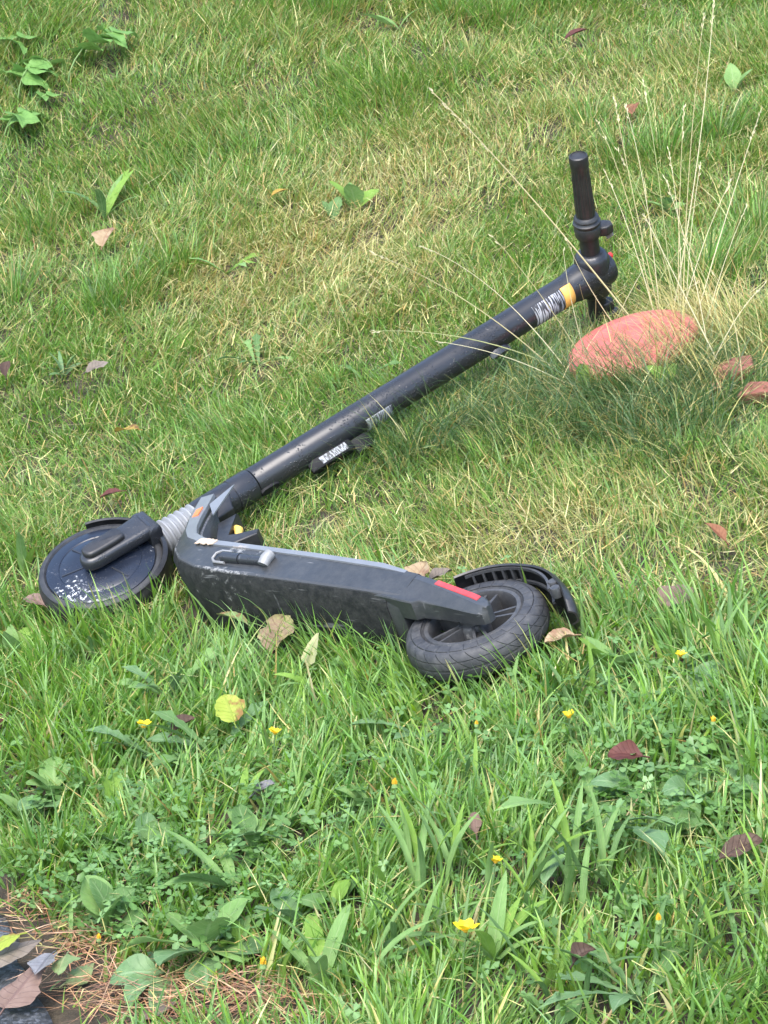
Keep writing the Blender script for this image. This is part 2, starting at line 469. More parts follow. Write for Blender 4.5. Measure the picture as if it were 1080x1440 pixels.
class MB:
    def __init__(s):
        s.v = []; s.f = []; s.m = []; s.uv = {}
        s.mat = 0
    def add(s, vs, fs):
        o = len(s.v)
        s.v += [tuple(p) for p in vs]
        s.f += [tuple(i + o for i in f) for f in fs]
        s.m += [s.mat] * len(fs)
    def box(s, lo, hi, bev=0.0):
        x0, y0, z0 = lo; x1, y1, z1 = hi
        if bev <= 0:
            s.add([(x0, y0, z0), (x1, y0, z0), (x1, y1, z0), (x0, y1, z0), (x0, y0, z1), (x1, y0, z1), (x1, y1, z1), (x0, y1, z1)],
                  [(3, 2, 1, 0), (4, 5, 6, 7), (0, 1, 5, 4), (1, 2, 6, 5), (2, 3, 7, 6), (3, 0, 4, 7)])
        else:
            prof = [(0, bev), (bev, 0)]
            s.prism([(x0 + bev, y0), (x1 - bev, y0), (x1, y0 + bev), (x1, y1 - bev), (x1 - bev, y1), (x0 + bev, y1), (x0, y1 - bev), (x0, y0 + bev)], z0, z1, bev)
    def prism(s, poly, z0, z1, bev=0.0):
        """polygon in xy extruded z0..z1 with a bevelled upper and lower rim"""
        n = len(poly)
        cx = sum(p[0] for p in poly) / n; cy = sum(p[1] for p in poly) / n
        def ring(z, ins):
            r = []
            for i, (x, y) in enumerate(poly):
                ax, ay = poly[i - 1]; bx, by = poly[(i + 1) % n]
                tx, ty = bx - ax, by - ay
                l = math.hypot(tx, ty) or 1
                nx, ny = -ty / l, tx / l
                if (cx - x) * nx + (cy - y) * ny < 0: nx, ny = -nx, -ny
                r.append((x + nx * ins, y + ny * ins, z))
            return r
        if bev > 0:
            st = [(1 - math.cos(t), 1 - math.sin(t)) for t in (0, math.pi / 6, math.pi / 3, math.pi / 2)]   # inset, drop
            rings = [ring(z0 + bev * d, bev * i) for i, d in reversed(st)] + [ring(z1 - bev * d, bev * i) for i, d in st]
        else:
            rings = [ring(z0, 0), ring(z1, 0)]
        s.loft(rings, cap=True)
    def loft(s, rings, cap=True, closed=True):
        n = len(rings[0]); vs = [p for r in rings for p in r]; fs = []
        for i in range(len(rings) - 1):
            for j in range(n if closed else n - 1):
                k = (j + 1) % n
                fs.append((i * n + j, i * n + k, (i + 1) * n + k, (i + 1) * n + j))
        if cap:
            fs.append(tuple(reversed(range(n))))
            fs.append(tuple((len(rings) - 1) * n + j for j in range(n)))
        s.add(vs, fs)
    def lathe(s, prof, axis='z', n=48, c=(0, 0, 0), a0=0, a1=2 * math.pi):
        """prof: list of (r, t) turned about an axis through c"""
        full = abs(a1 - a0 - 2 * math.pi) < 1e-6
        m = n if full else n + 1
        rings = []
        for r, t in prof:
            ring = []
            for i in range(m):
                a = a0 + (a1 - a0) * i / n
                x, y = r * math.cos(a), r * math.sin(a)
                if axis == 'z': p = (x, y, t)
                elif axis == 'y': p = (y, t, x)
                else: p = (t, x, y)
                ring.append((p[0] + c[0], p[1] + c[1], p[2] + c[2]))
            rings.append(ring)
        s.loft(rings, cap=False, closed=full)
    def tube(s, pts, rad, n=8, cap=True):
        pts = [Vector(p) for p in pts]
        if isinstance(rad, (int, float)): rad = [rad] * len(pts)
        rings = []
        ref = None
        for i, p in enumerate(pts):
            t = (pts[min(i + 1, len(pts) - 1)] - pts[max(i - 1, 0)]).normalized()
            if ref is None:
                ref = t.orthogonal().normalized()
            ref = (ref - t * ref.dot(t)).normalized()
            b = t.cross(ref)
            rings.append([p + (ref * math.cos(2 * math.pi * j / n) + b * math.sin(2 * math.pi * j / n)) * rad[i] for j in range(n)])
        s.loft(rings, cap=cap)
    def build(s, name, mat, parent=None, mw=None, smooth=True, angle=35):
        me = bpy.data.meshes.new(name)
        me.from_pydata(s.v, [], s.f)
        mats = mat if isinstance(mat, (list, tuple)) else [mat]
        for m in mats: me.materials.append(m)
        if len(mats) > 1:
            me.polygons.foreach_set('material_index', s.m)
        me.validate()
        import bmesh
        bm = bmesh.new(); bm.from_mesh(me)
        bmesh.ops.recalc_face_normals(bm, faces=bm.faces)
        for e in bm.edges:
            if len(e.link_faces) == 2 and e.calc_face_angle(0) > R(angle): e.smooth = False
        for f in bm.faces: f.smooth = smooth
        bm.to_mesh(me); bm.free()
        o = bpy.data.objects.new(name, me)
        C.objects.link(o)
        if parent: o.parent = parent
        if mw is not None: o.matrix_local = mw
        return o

def mesh_np(name, V, quads, tris, col, mat, uv=None):
    """fast mesh from numpy arrays with a point colour attribute"""
    me = bpy.data.meshes.new(name)
    nl = len(quads) * 4 + len(tris) * 3
    me.vertices.add(len(V)); me.vertices.foreach_set('co', np.ascontiguousarray(V, np.float32).ravel())
    me.loops.add(nl)
    me.loops.foreach_set('vertex_index', np.concatenate([quads.ravel(), tris.ravel()]).astype(np.int32))
    npoly = len(quads) + len(tris)
    me.polygons.add(npoly)
    st = np.concatenate([np.arange(len(quads)) * 4, len(quads) * 4 + np.arange(len(tris)) * 3]).astype(np.int32)
    me.polygons.foreach_set('loop_start', st)
    me.update(calc_edges=True)
    me.polygons.foreach_set('use_smooth', np.ones(npoly, bool))
    if col is not None:
        at_ = me.attributes.new('Col', 'FLOAT_COLOR', 'POINT')
        c4 = np.ones((len(V), 4), np.float32); c4[:, :3] = col
        at_.data.foreach_set('color', c4.ravel())
    me.materials.append(mat)
    o = bpy.data.objects.new(name, me)
    C.objects.link(o)
    return o

# ------------------------------------------------------------------ ground and road
def grid_axis(a, b, fine0, fine1, step, big):
    l = list(np.arange(fine0, fine1, step))
    x = fine0
    s = step
    while x > a:
        s = min(s * 1.4, big); x -= s; l.insert(0, x)
    x = l[-1]; s = step
    while x < b:
        s = min(s * 1.4, big); x += s; l.append(x)
    return np.array(l)
gx = grid_axis(-40, 40, -1.6, 1.6, 0.025, 4)
gy = grid_axis(-30, 60, 1.7, 6.6, 0.03, 4)
GX, GY = np.meshgrid(gx, gy)
GZ = gz(GX, GY)
V = np.c_[GX.ravel(), GY.ravel(), GZ.ravel()]
nx_, ny_ = len(gx), len(gy)
ii, jj = np.meshgrid(np.arange(nx_ - 1), np.arange(ny_ - 1))
q = (jj * nx_ + ii).ravel()
ground = mesh_np('ground', V, np.c_[q, q + 1, q + 1 + nx_, q + nx_], np.zeros((0, 3), int), None, soil_mat())
tag(ground, kind='structure')

# road: level sheet whose ragged edge laps on to the foot of the bank
ys = np.concatenate([np.linspace(-30, 1.6, 12), np.linspace(1.65, 3.4, 90), np.linspace(3.6, 40, 20)])
edge = []
for y in ys:
    xs = np.linspace(-12, 3, 6001)
    b_ = bank(xs, np.full_like(xs, y))
    i = int(np.argmax(b_ > ROADZ - 0.004))
    edge.append(xs[i] if i > 0 else -12)
edge = np.array(edge)
ROAD_EDGE = (ys, edge)
edge2 = edge + 0.012 * (vnoise(ys * 30, ys * 0, 4) - 0.5) + 0.03 * (vnoise(ys * 8, ys * 0, 6) - 0.5)
rv = []; rq = []
cols = np.array([0, 0.006, 0.02, 0.05, 0.1, 0.2, 0.4, 0.8, 1.6, 3, 6, 12, 20, 30]) / 30
for y, e in zip(ys, edge2):
    for k in cols:
        x = e - k * 30
        rv.append((x, y, ROADZ + 0.006 - (0.022 if k == 0 else 0.0) + 0.002 * float(vnoise(np.array([x * 6]), np.array([y * 6]), 3)[0])))
nc = len(cols)
for j in range(len(ys) - 1):
    for i in range(nc - 1):
        a = j * nc + i
        rq.append((a, a + nc, a + nc + 1, a + 1))
road = mesh_np('road', np.array(rv), np.array(rq), np.zeros((0, 3), int), None, asphalt_mat())
tag(road, kind='structure')

def road_dist(x, y):
    """metres up the bank from the road's edge (negative on the road)"""
    e = np.interp(y, ys, edge)
    return (x - e) * 0.92

# ------------------------------------------------------------------ the electric scooter
def M4(a): return Matrix([list(r) for r in a])
scoot = empty('electric_scooter', M4(SW))
tag(scoot, 'black electric scooter lying on its side in the grass', 'scooter')
STM = M4(ST)

def spart(mb, name, mat, steer=False, parent=None, **kw):
    """a part in the scooter frame or the steering frame; sub-parts inherit their parent's frame"""
    if parent is None:
        return mb.build(name, mat, scoot, STM if steer else Matrix.Identity(4), **kw)
    return mb.build(name, mat, parent, Matrix.Identity(4), **kw)

# deck: a shell lofted from behind the rear wheel's gap up the riser to the head tube
# (x, y of rider-side edge, heading, half width, depth, height of the side band)
DS = [(-0.092, 0.0205, 0, 0.0665, 0.053, 0.012), (-0.115, 0.0215, 0, 0.0680, 0.055, 0.012), (-0.16, 0.025, 0, 0.0705, 0.060, 0.012),
      (-0.30, 0.028, 0, 0.072, 0.064, 0.012), (-0.44, 0.030, 0, 0.072, 0.065, 0.012), (-0.505, 0.032, 6, 0.071, 0.063, 0.013),
      (-0.549, 0.040, 20, 0.067, 0.056, 0.014), (-0.588, 0.056, 36, 0.061, 0.047, 0.017), (-0.620, 0.082, 46, 0.054, 0.040, 0.020),
      (-0.656, 0.121, 51, 0.045, 0.037, 0.022), (-0.694, 0.169, 52, 0.036, 0.036, 0.024), (-0.721, 0.203, 52, 0.030, 0.036, 0.024)]
def deck_ring(s, off=0.0, part='all'):
    x, y, hd, hw, dp, bd = s
    h = R(hd)
    dn = Vector((-math.sin(h), -math.cos(h), 0))
    c = Vector((x, y, 0))
    ch = dp * 0.80
    e = max(bd + 0.004, dp - 0.008)
    prof = [(0.000, hw - 0.004), (0.003, hw - 0.0005), (bd, hw), (bd + 0.003, hw - 0.0008), (e, hw - 0.0070), (e + 0.0012, hw - 0.0085), (dp, hw - 0.022)]
    pts = [c + dn * d + Vector((0, 0, z)) for d, z in prof]
    pts += [c + dn * d + Vector((0, 0, -z)) for d, z in reversed(prof)]
    return pts
mb = MB(); mb.loft([deck_ring(s) for s in DS])
deck = spart(mb, 'deck', M['deck'])
# underside plate
mb = MB()
rings = []
for s in DS[1:9]:
    x, y, hd, hw, dp, bd = s
    h = R(hd); dn = Vector((-math.sin(h), -math.cos(h), 0)); c = Vector((x, y, 0))
    e = max(bd + 0.004, dp - 0.008)
    prof = [(e - 0.002, hw - 0.0105), (e + 0.0030, hw - 0.0090), (dp + 0.0016, hw - 0.0225)]
    rings.append([c + dn * d + Vector((0, 0, z)) for d, z in prof] + [c + dn * d + Vector((0, 0, -z)) for d, z in reversed(prof)])
mb.loft(rings)
spart(mb, 'underside_plate', M['under'], parent=deck)
# scuffed lower edge of the side
mb = MB(); rings = []
for s in DS[0:9]:
    x, y, hd, hw, dp, bd = s
    h = R(hd); dn = Vector((-math.sin(h), -math.cos(h), 0)); c = Vector((x, y, 0)); e = max(bd + 0.004, dp - 0.008)
    rings.append([c + dn * d + Vector((0, 0, z)) for d, z in ((e - 0.0014, hw - 0.0060), (e - 0.0002, hw - 0.0063), (e + 0.0018, hw - 0.0078), (e + 0.0022, hw - 0.0092))])
mb.loft(rings)
spart(mb, 'scuffed_edge', M['scuff'], parent=deck)
# side bands of paler trim, with the wider part up the riser
for sg in (1, -1):
    mb = MB(); rings = []
    for s in DS[1:]:
        x, y, hd, hw, dp, bd = s
        if x > -0.13: hw -= 0.0024; bd *= 0.7
        h = R(hd); dn = Vector((-math.sin(h), -math.cos(h), 0)); c = Vector((x, y, 0))
        z0, z1 = hw - 0.004, hw + 0.0022
        rings.append([c + dn * 0.0005 + Vector((0, 0, sg * z0)), c + dn * 0.0015 + Vector((0, 0, sg * z1)), c + dn * (bd - 0.001) + Vector((0, 0, sg * z1)), c + dn * (bd + 0.0003) + Vector((0, 0, sg * z0))])
    mb.loft(rings)
    tr = spart(mb, 'side_trim', M['trim'], parent=deck)
    if sg == 1: tr['label'] = 'pale grey worn trim along the deck side and riser'
# rubber mat on the rider side
mb = MB(); rings = []
for s in DS[1:11]:
    x, y, hd, hw, dp, bd = s
    h = R(hd); dn = Vector((-math.sin(h), -math.cos(h), 0)); c = Vector((x, y, 0)); a = hw - 0.009
    rings.append([c - dn * -0.002 + Vector((0, 0, a)), c - dn * 0.003 + Vector((0, 0, a - 0.002)), c - dn * 0.003 + Vector((0, 0, -a + 0.002)), c - dn * -0.002 + Vector((0, 0, -a))])
mb.loft(rings)
spart(mb, 'rubber_mat', M['mat'], parent=deck)
# sticker on the riser's side, and the scrape at the bend
def side_patch(x0, y0, ax, ay, L_, Wd, z, thick, n=6, ragged=0.0, seed=1):
    """thin patch lying on the side band"""
    rnd = random.Random(seed)
    a = Vector((ax, ay, 0)).normalized(); b = Vector((-a.y, a.x, 0))
    o = Vector((x0, y0, 0)); pts = []
    for i in range(n + 1): pts.append((L_ * i / n, -Wd / 2 + ragged * rnd.uniform(-1, 1)))
    for i in range(n, -1, -1): pts.append((L_ * i / n, Wd / 2 + ragged * rnd.uniform(-1, 1)))
    lo = []; hi = []
    for u, v in pts:
        p = o + a * u + b * v
        zz = z(p.x, p.y) if callable(z) else z
        lo.append((p.x, p.y, zz)); hi.append((p.x, p.y, zz + thick))
    m = MB(); m.loft([lo, hi]); return m
def band_z(x, y):
    xs = [s[0] for s in DS][::-1]; hs = [s[3] for s in DS][::-1]
    if y > 0.06: x += 0.0095
    return float(np.interp(x, xs, hs)) + 0.0018
st_ = spart(side_patch(-0.672, 0.118, -0.6, 0.78, 0.036, 0.014, lambda x, y: band_z(x, y) - 0.001, 0.0026), 'sticker', M['orange_red'], parent=deck)
st_['label'] = 'small faded orange red sticker on the riser'
sc_ = spart(side_patch(-0.556, 0.030, 1, -0.12, 0.046, 0.013, lambda x, y: band_z(x, y) + 0.0002, 0.0012, 24, 0.0018, 4), 'scrape', M['chip'], parent=deck)
sc_['label'] = 'tan scraped patch at the bend of the deck'
# rear arms round the wheel
for sg in (1, -1):
    sec = [(-0.165, 0.0215, -0.029, 0.0680, 0.011), (-0.115, 0.0195, -0.0310, 0.0668, 0.012), (-0.088, 0.0185, -0.0330, 0.0658, 0.012), (-0.066, 0.016, -0.0335, 0.0643, 0.013), (-0.058, 0.015, -0.0275, 0.0637, 0.013), (-0.02, 0.0105, -0.026, 0.0605, 0.016),
           (0.02, 0.005, -0.0265, 0.0570, 0.018), (0.038, 0.001, -0.0265, 0.0555, 0.018), (0.048, -0.004, -0.024, 0.0545, 0.013), (0.053, -0.010, -0.018, 0.053, 0.006)]
    mb = MB(); rings = []
    for x, yt, yb, zo, bd in sec:
        zi = 0.030
        rr = [(yt, zi), (yt, zo - 0.003), (yt - 0.003, zo), (yt - bd, zo), (yt - bd - 0.0015, zo - 0.0012), (yb + 0.0015, zo - 0.0070), (yb, zo - 0.0090), (yb, zi)]
        rings.append([(x, y, z * sg) for y, z in rr])
    mb.loft(rings)
    for i in range(len(mb.f)):
        mb.m[i] = 0 if (i < 8 * (len(sec) - 1) and i % 8 in (0, 1, 2)) or i >= 8 * (len(sec) - 1) else 1
    arm = spart(mb, 'rear_arm', [M['armtrim'], M['deck']])
    m2 = MB(); rings = []
    pa = [(-0.052, 0.0078, 0.0631), (-0.02, 0.0030, 0.0605), (0.02, -0.0030, 0.0570), (0.032, -0.0055, 0.0559)]
    for k, (x, y, z) in enumerate(pa):
        hw = 0.0052
        rings.append([(x, y + hw, sg * (z - 0.001)), (x, y + hw - 0.001, sg * (z + 0.0009)), (x, y - hw + 0.001, sg * (z + 0.0009)), (x, y - hw, sg * (z - 0.001))])
    m2.loft(rings)
    rf = spart(m2, 'reflector', M['reflector'], parent=arm)
    m3 = MB(); m3.lathe([(0.0, sg * 0.043), (0.013, sg * 0.043), (0.015, sg * 0.041), (0.015, sg * 0.028), (0.0, sg * 0.028)], n=20)
    spart(m3, 'axle_nut', M['black'], parent=arm)
# kickstand folded along the left side
mb = MB()
mb.tube([(-0.462, -0.004, 0.071), (-0.43, -0.004, 0.0712), (-0.425, -0.004, 0.0712)], [0.0085, 0.0085, 0.0085], 14)
mb.tube([(-0.4235, -0.004, 0.0712), (-0.385, -0.003, 0.0715), (-0.374, -0.002, 0.0718)], [0.0078, 0.0074, 0.0076], 14)
kick = spart(mb, 'kickstand', M['fork'])
kick['label'] = 'folded dark kickstand with pale worn foot'
m2 = MB()
m2.tube([(-0.372, -0.010, 0.070), (-0.372, -0.001, 0.075), (-0.372, 0.009, 0.0765)], [0.0085, 0.009, 0.0085], 14)
spart(m2, 'foot', M['silver'], parent=kick)
m2 = MB()
loop = [(-0.452, 0.0065, 0.0735), (-0.474, 0.0065, 0.0735), (-0.482, 0.001, 0.0725), (-0.482, -0.009, 0.070), (-0.474, -0.0145, 0.0685), (-0.452, -0.0145, 0.0685)]
m2.tube(loop, 0.0022, 8)
spart(m2, 'bracket', M['silver'], parent=kick)
m2 = MB(); m2.prism([(-0.470, -0.020), (-0.366, -0.018), (-0.360, -0.012), (-0.360, 0.006), (-0.366, 0.011), (-0.470, 0.009), (-0.478, 0.004), (-0.478, -0.015)], 0.060, 0.0665, 0.001)
spart(m2, 'recess', M['black'], parent=kick)

# rear wheel
def wheel_tyre(rad, half, inner, tread=True, n=120):
    mb = MB()
    prof = []
    for i in range(13):
        a = -math.pi / 2 + math.pi * i / 12
        prof.append((inner + 0.004 + (rad - inner - 0.004) * (max(0, math.cos(a)) ** 0.55), half * math.sin(a)))
    prof = [(inner, -half * 0.80)] + prof + [(inner, half * 0.80)]
    rings = []
    for k, (r, t) in enumerate(prof):
        ring = []
        for i in range(n):
            a = 2 * math.pi * i / n
            rr = r
            if tread and 3 < k < len(prof) - 4:
                ph = (i + k * 1.0) % 6
                if ph < 1: rr -= 0.0016
            if tread and k in (6, 10): rr -= 0.0014
            ring.append((rr * math.cos(a), rr * math.sin(a), t))
        rings.append(ring)
    mb.loft(rings, cap=False)
    return mb
rw = empty('rear_wheel', parent=scoot)
rw.matrix_local = Matrix.Identity(4)
spart(wheel_tyre(0.096, 0.0235, 0.0665, tread=False), 'tyre', M['tread'], parent=rw)
mb = MB()
mb.lathe([(0.0675, 0.019), (0.0655, 0.0215), (0.0605, 0.0215), (0.0585, 0.018), (0.0575, -0.008), (0.0605, -0.019), (0.0675, -0.019)], n=72)
mb.lathe([(0.0595, -0.006), (0.020, -0.004), (0.020, -0.009), (0.0595, -0.010)], n=72)
mb.lathe([(0.0, 0.026), (0.014, 0.026), (0.0165, 0.024), (0.0175, 0.017), (0.021, 0.0155), (0.023, 0.012), (0.024, -0.006)], n=36)
spart(mb, 'rim', M['rim'], parent=rw)
for k in range(5):
    a = 2 * math.pi * k / 5 + R(33)
    mb = MB()
    ca, sa = math.cos(a), math.sin(a)
    for sd_ in (-1, 1):
        lo = []; hi = []
        for r_, off in ((0.019, 0.0045), (0.060, 0.0085)):
            for tt in (-0.0019, 0.0019):
                o_ = sd_ * off + tt
                lo.append((r_ * ca - o_ * sa, r_ * sa + o_ * ca, -0.006)); hi.append((r_ * ca - o_ * sa, r_ * sa + o_ * ca, 0.0165 if r_ < 0.03 else 0.017))
        order = [0, 1, 3, 2]
        mb.loft([[lo[i] for i in order], [hi[i] for i in order]])
    lo = [(0.019 * ca - o_ * sa, 0.019 * sa + o_ * ca, 0) for o_ in (-0.004, 0.004)] + [(0.060 * ca - o_ * sa, 0.060 * sa + o_ * ca, 0) for o_ in (0.008, -0.008)]
    mb.loft([[(x, y, 0.002) for x, y, _ in lo], [(x, y, 0.009) for x, y, _ in lo]])
    spart(mb, 'spoke', M['rim'], parent=rw)
# rear mudguard: arched shell with ribs in its hollow
mb = MB()
def guard_pt(a, r, z): return (0.006 + r * math.cos(a), 0.002 + r * math.sin(a), z)
rings = []
for i in range(31):
    t = i / 30
    a = R(146) + (R(23) - R(146)) * t
    wdt = 0.0365 if t < 0.8 else 0.0365 * math.sqrt(max(0.02, 1 - ((t - 0.8) / 0.205) ** 2)) ** 0.8
    r = 0.112 + 0.014 * max(0, t - 0.45) / 0.55 + 0.009 * max(0, t - 0.8) / 0.2
    outer = []; inner = []
    for k in range(9):
        u = -1 + 2 * k / 8
        dr = -0.010 * abs(u) ** 3.5
        outer.append(guard_pt(a, r + dr, u * wdt))
        inner.append(guard_pt(a, r + dr * 0.9 - 0.003, u * (wdt - 0.002)))
    rings.append(outer + inner[::-1])
mb.loft(rings)
guard = spart(mb, 'rear_mudguard', M['black'])
for i in range(6):
    a = R(132) - R(8) * i
    mb = MB()
    for zz in (0.029,):
        ring0 = [guard_pt(a - R(0.9), 0.0985, zz), guard_pt(a + R(0.9), 0.0985, zz), guard_pt(a + R(0.9), 0.1045, zz), guard_pt(a - R(0.9), 0.1045, zz)]
        mb.loft([[(x, y, 0.006) for x, y, z in ring0], ring0])
    spart(mb, 'rib', M['rim'], parent=guard)
mb = MB()
for r_, zz in ((0.1005, 0.030), (0.1005, 0.010)):
    ring = []
    for i in range(25):
        a = R(138) - R(138 - 38) * i / 24
        ring.append([guard_pt(a, r_ - 0.0015, zz - 0.002), guard_pt(a, r_ + 0.002, zz - 0.002), guard_pt(a, r_ + 0.002, zz + 0.002), guard_pt(a, r_ - 0.0015, zz + 0.002)])
    mb.loft(ring)
mb.lathe([(0.0, 0.034), (0.006, 0.034), (0.007, 0.032), (0.007, 0.02)], n=16, c=guard_pt(R(46), 0.107, 0)[:2] + (0,))
mb.lathe([(0.0, 0.034), (0.006, 0.034), (0.007, 0.032), (0.007, 0.02)], n=16, c=guard_pt(R(36), 0.109, 0)[:2] + (0,))
spart(mb, 'rail', M['rim'], parent=guard)

# front wheel with hub motor
fw = empty('front_wheel', parent=scoot); fw.matrix_local = STM
spart(wheel_tyre(0.1005, 0.024, 0.084), 'tyre', M['rubber'], parent=fw)
mb = MB()
for sg in (1, -1):
    mb.lathe([(0.0, sg * 0.0285), (0.022, sg * 0.0285), (0.040, sg * 0.0275), (0.062, sg * 0.0262), (0.0635, sg * 0.0252), (0.0650, sg * 0.0262), (0.080, sg * 0.0245), (0.0845, sg * 0.0225), (0.0865, sg * 0.018), (0.0865, sg * 0.0)], n=96)
hub = spart(mb, 'motor_cover', M['motor'], parent=fw)
hub['label'] = 'dark blue black motor disc flecked with white paint chips'
for k in range(6):
    mb = MB()
    a = R(12 + 60 * k); ca, sa = math.cos(a), math.sin(a)
    pts = []
    for r_, o_ in ((0.026, -0.0012), (0.026, 0.0012), (0.061, 0.0012), (0.061, -0.0012)):
        pts.append((r_ * ca - o_ * sa, r_ * sa + o_ * ca))
    mb.loft([[(x, y, 0.0262) for x, y in pts], [(x, y, 0.0292 if i in (0, 1) else 0.0275) for i, (x, y) in enumerate(pts)]])
    spart(mb, 'rib', M['fork'], parent=fw)
# fork: two covered legs and a crown
fork = empty('fork', parent=scoot); fork.matrix_local = STM
leg_poly = [(-0.010, -0.027), (0.004, -0.031), (0.019, -0.027), (0.027, -0.014), (0.0285, 0.02), (0.030, 0.065), (0.031, 0.084), (0.025, 0.094), (-0.020, 0.096), (-0.028, 0.088), (-0.026, 0.066), (-0.023, 0.02), (-0.020, -0.012)]
for sg in (1, -1):
    mb = MB()
    z0, z1 = (0.0325, 0.0545) if sg > 0 else (-0.0545, -0.0325)
    mb.prism(chaikin([(q[0] * 0.86, q[1]) for q in leg_poly]), z0, z1, 0.008)
    lg = spart(mb, 'fork_leg', M['fork'], parent=fork)
mb = MB()
mb.prism(chaikin([(x * 0.50 + 0.001, y * 0.60 - 0.004) for x, y in [(-0.026, -0.024), (0.0, -0.032), (0.026, -0.024), (0.030, 0.0), (0.032, 0.078), (0.018, 0.086), (-0.018, 0.086), (-0.030, 0.074), (-0.028, 0.0)]]), 0.050, 0.0635, 0.005)
spart(mb, 'axle_cap', M['black'], parent=fork)
mb = MB()
mb.prism([(-0.027, 0.080), (0.029, 0.080), (0.030, 0.092), (0.025, 0.103), (-0.023, 0.105), (-0.029, 0.094)], -0.0535, 0.0525, 0.008)
spart(mb, 'crown', M['fork'], parent=fork)
# front mudguard, between the fork legs
mb = MB(); rings = []
for i in range(25):
    a = R(20) + R(140) * i / 24
    rr = 0.1065
    outer = [(rr * math.cos(a) - 0 + 0 * k, rr * math.sin(a), z) for k, z in enumerate((-0.031, -0.026, 0.026, 0.031))]
    pr_ = [(rr - 0.007, -0.0315), (rr - 0.001, -0.0275), (rr, 0.0), (rr - 0.001, 0.0275), (rr - 0.007, 0.0315), (rr - 0.009, 0.0295), (rr - 0.0035, 0.026), (rr - 0.003, 0), (rr - 0.0035, -0.026), (rr - 0.009, -0.0295)]
    rings.append([(r_ * math.cos(a), r_ * math.sin(a), z) for r_, z in pr_])
mb.loft(rings)
spart(mb, 'front_mudguard', M['black'], steer=True)
# bellows
mb = MB(); prof = [(0.0, 0.102)]
for i in range(7):
    v0 = 0.104 + 0.0108 * i
    g_ = 0.0035 * (1 - i / 6)
    prof += [(0.0220 + g_, v0), (0.0262 + g_, v0 + 0.003), (0.0265 + g_, v0 + 0.0055), (0.0222 + g_, v0 + 0.0085)]
prof += [(0.0, 0.182)]
mb.lathe([(r_, t) for r_, t in prof], axis='y', n=40)
spart(mb, 'bellows', M['bellows'], steer=True)
# head tube and folding joint
mb = MB(); mb.lathe([(0.0, 0.176), (0.0255, 0.176), (0.0268, 0.180), (0.0268, 0.240), (0.0262, 0.243), (0.0262, 0.2445), (0.0274, 0.2455), (0.0274, 0.281), (0.0262, 0.2835), (0.0, 0.2835)], axis='y', n=48)
spart(mb, 'head_tube', M['tube'], steer=True)
mb = MB(); mb.prism([(0.012, 0.165), (0.045, 0.172), (0.052, 0.185), (0.050, 0.218), (0.012, 0.235)], -0.024, 0.024, 0.004)
spart(mb, 'joint_block', M['black'], steer=True)
# folding guard plate and pedal behind the riser
mb = MB()
mb.loft([[(-0.690, 0.165, 0.036), (-0.654, 0.138, 0.036), (-0.690, 0.222, 0.0375)], [(-0.690, 0.165, 0.0385), (-0.654, 0.138, 0.0385), (-0.690, 0.222, 0.040)]])
pl_ = spart(mb, 'joint_cover', M['trim']); pl_['label'] = 'pale triangular cover plate over the folding joint'
mb = MB(); mb.prism([(-0.655, 0.140), (-0.600, 0.082), (-0.575, 0.092), (-0.552, 0.128), (-0.560, 0.140), (-0.585, 0.118), (-0.604, 0.112), (-0.640, 0.172)], -0.024, 0.022, 0.003)
ped = spart(mb, 'folding_pedal', M['black'])
mb = MB(); mb.tube([(-0.632, 0.150, 0.010), (-0.612, 0.142, 0.012), (-0.596, 0.126, 0.013)], [0.005, 0.007, 0.005], 10)
yt = spart(mb, 'tab', M['yellow'], parent=ped); yt['label'] = 'yellow tab on the folding pedal'
# stem
TR = 0.0257
mb = MB(); mb.lathe([(0.0, 0.286), (TR - 0.001, 0.286), (TR, 0.2875), (TR, 0.60), (TR, 0.945), (0.0272, 0.958), (0.0300, 0.972), (0.0315, 0.985), (0.0318, 1.030), (0.0308, 1.038), (0.028, 1.043), (0.0, 1.0445)], axis='y', n=56)
stem = spart(mb, 'stem', M['tube'], steer=True)
def tube_patch(v0, v1, a0, a1, r, mat, name, label, nv=2, na=14, ragged=0.0):
    vs, fs, uvs = [], [], []
    for j in range(na + 1):
        a = R(a0 + (a1 - a0) * j / na)
        for i in range(nv + 1):
            v = v0 + (v1 - v0) * i / nv
            vs.append((r * math.cos(a), v, r * math.sin(a))); uvs.append((i / nv, j / na))
    n1 = len(vs)
    for (x, y, z) in list(vs):
        k = (r - 0.0004) / r; vs.append((x * k, y, z * k))
    w_ = nv + 1
    for j in range(na):
        for i in range(nv):
            a = j * w_ + i
            fs.append((a, a + 1, a + 1 + w_, a + w_)); fs.append((a + n1 + w_, a + 1 + w_ + n1, a + 1 + n1, a + n1))
    b_ = [i for i in range(w_)] + [j * w_ + nv for j in range(1, na + 1)] + [na * w_ + i for i in range(nv - 1, -1, -1)] + [j * w_ for j in range(na - 1, 0, -1)]
    for p_, q_ in zip(b_, b_[1:] + b_[:1]): fs.append((q_, p_, p_ + n1, q_ + n1))
    uvs = uvs + uvs
    me = bpy.data.meshes.new(name); me.from_pydata(vs, [], fs); me.materials.append(mat)
    ul = me.uv_layers.new(name='UVMap')
    for lp in me.loops: ul.data[lp.index].uv = uvs[lp.vertex_index]
    for p_ in me.polygons: p_.use_smooth = True
    o = bpy.data.objects.new(name, me); C.objects.link(o); o.parent = stem; o.matrix_local = Matrix.Identity(4)
    if label: o['label'] = label
    return o
tube_patch(0.862, 0.925, -52, 55, TR + 0.0008, M['label_dark'], 'label', 'worn dark label printed with pale bars near the handlebar')
tube_patch(0.9258, 0.948, -50, 58, TR + 0.0009, M['orange'], 'sticker', 'faded orange square sticker near the handlebar')
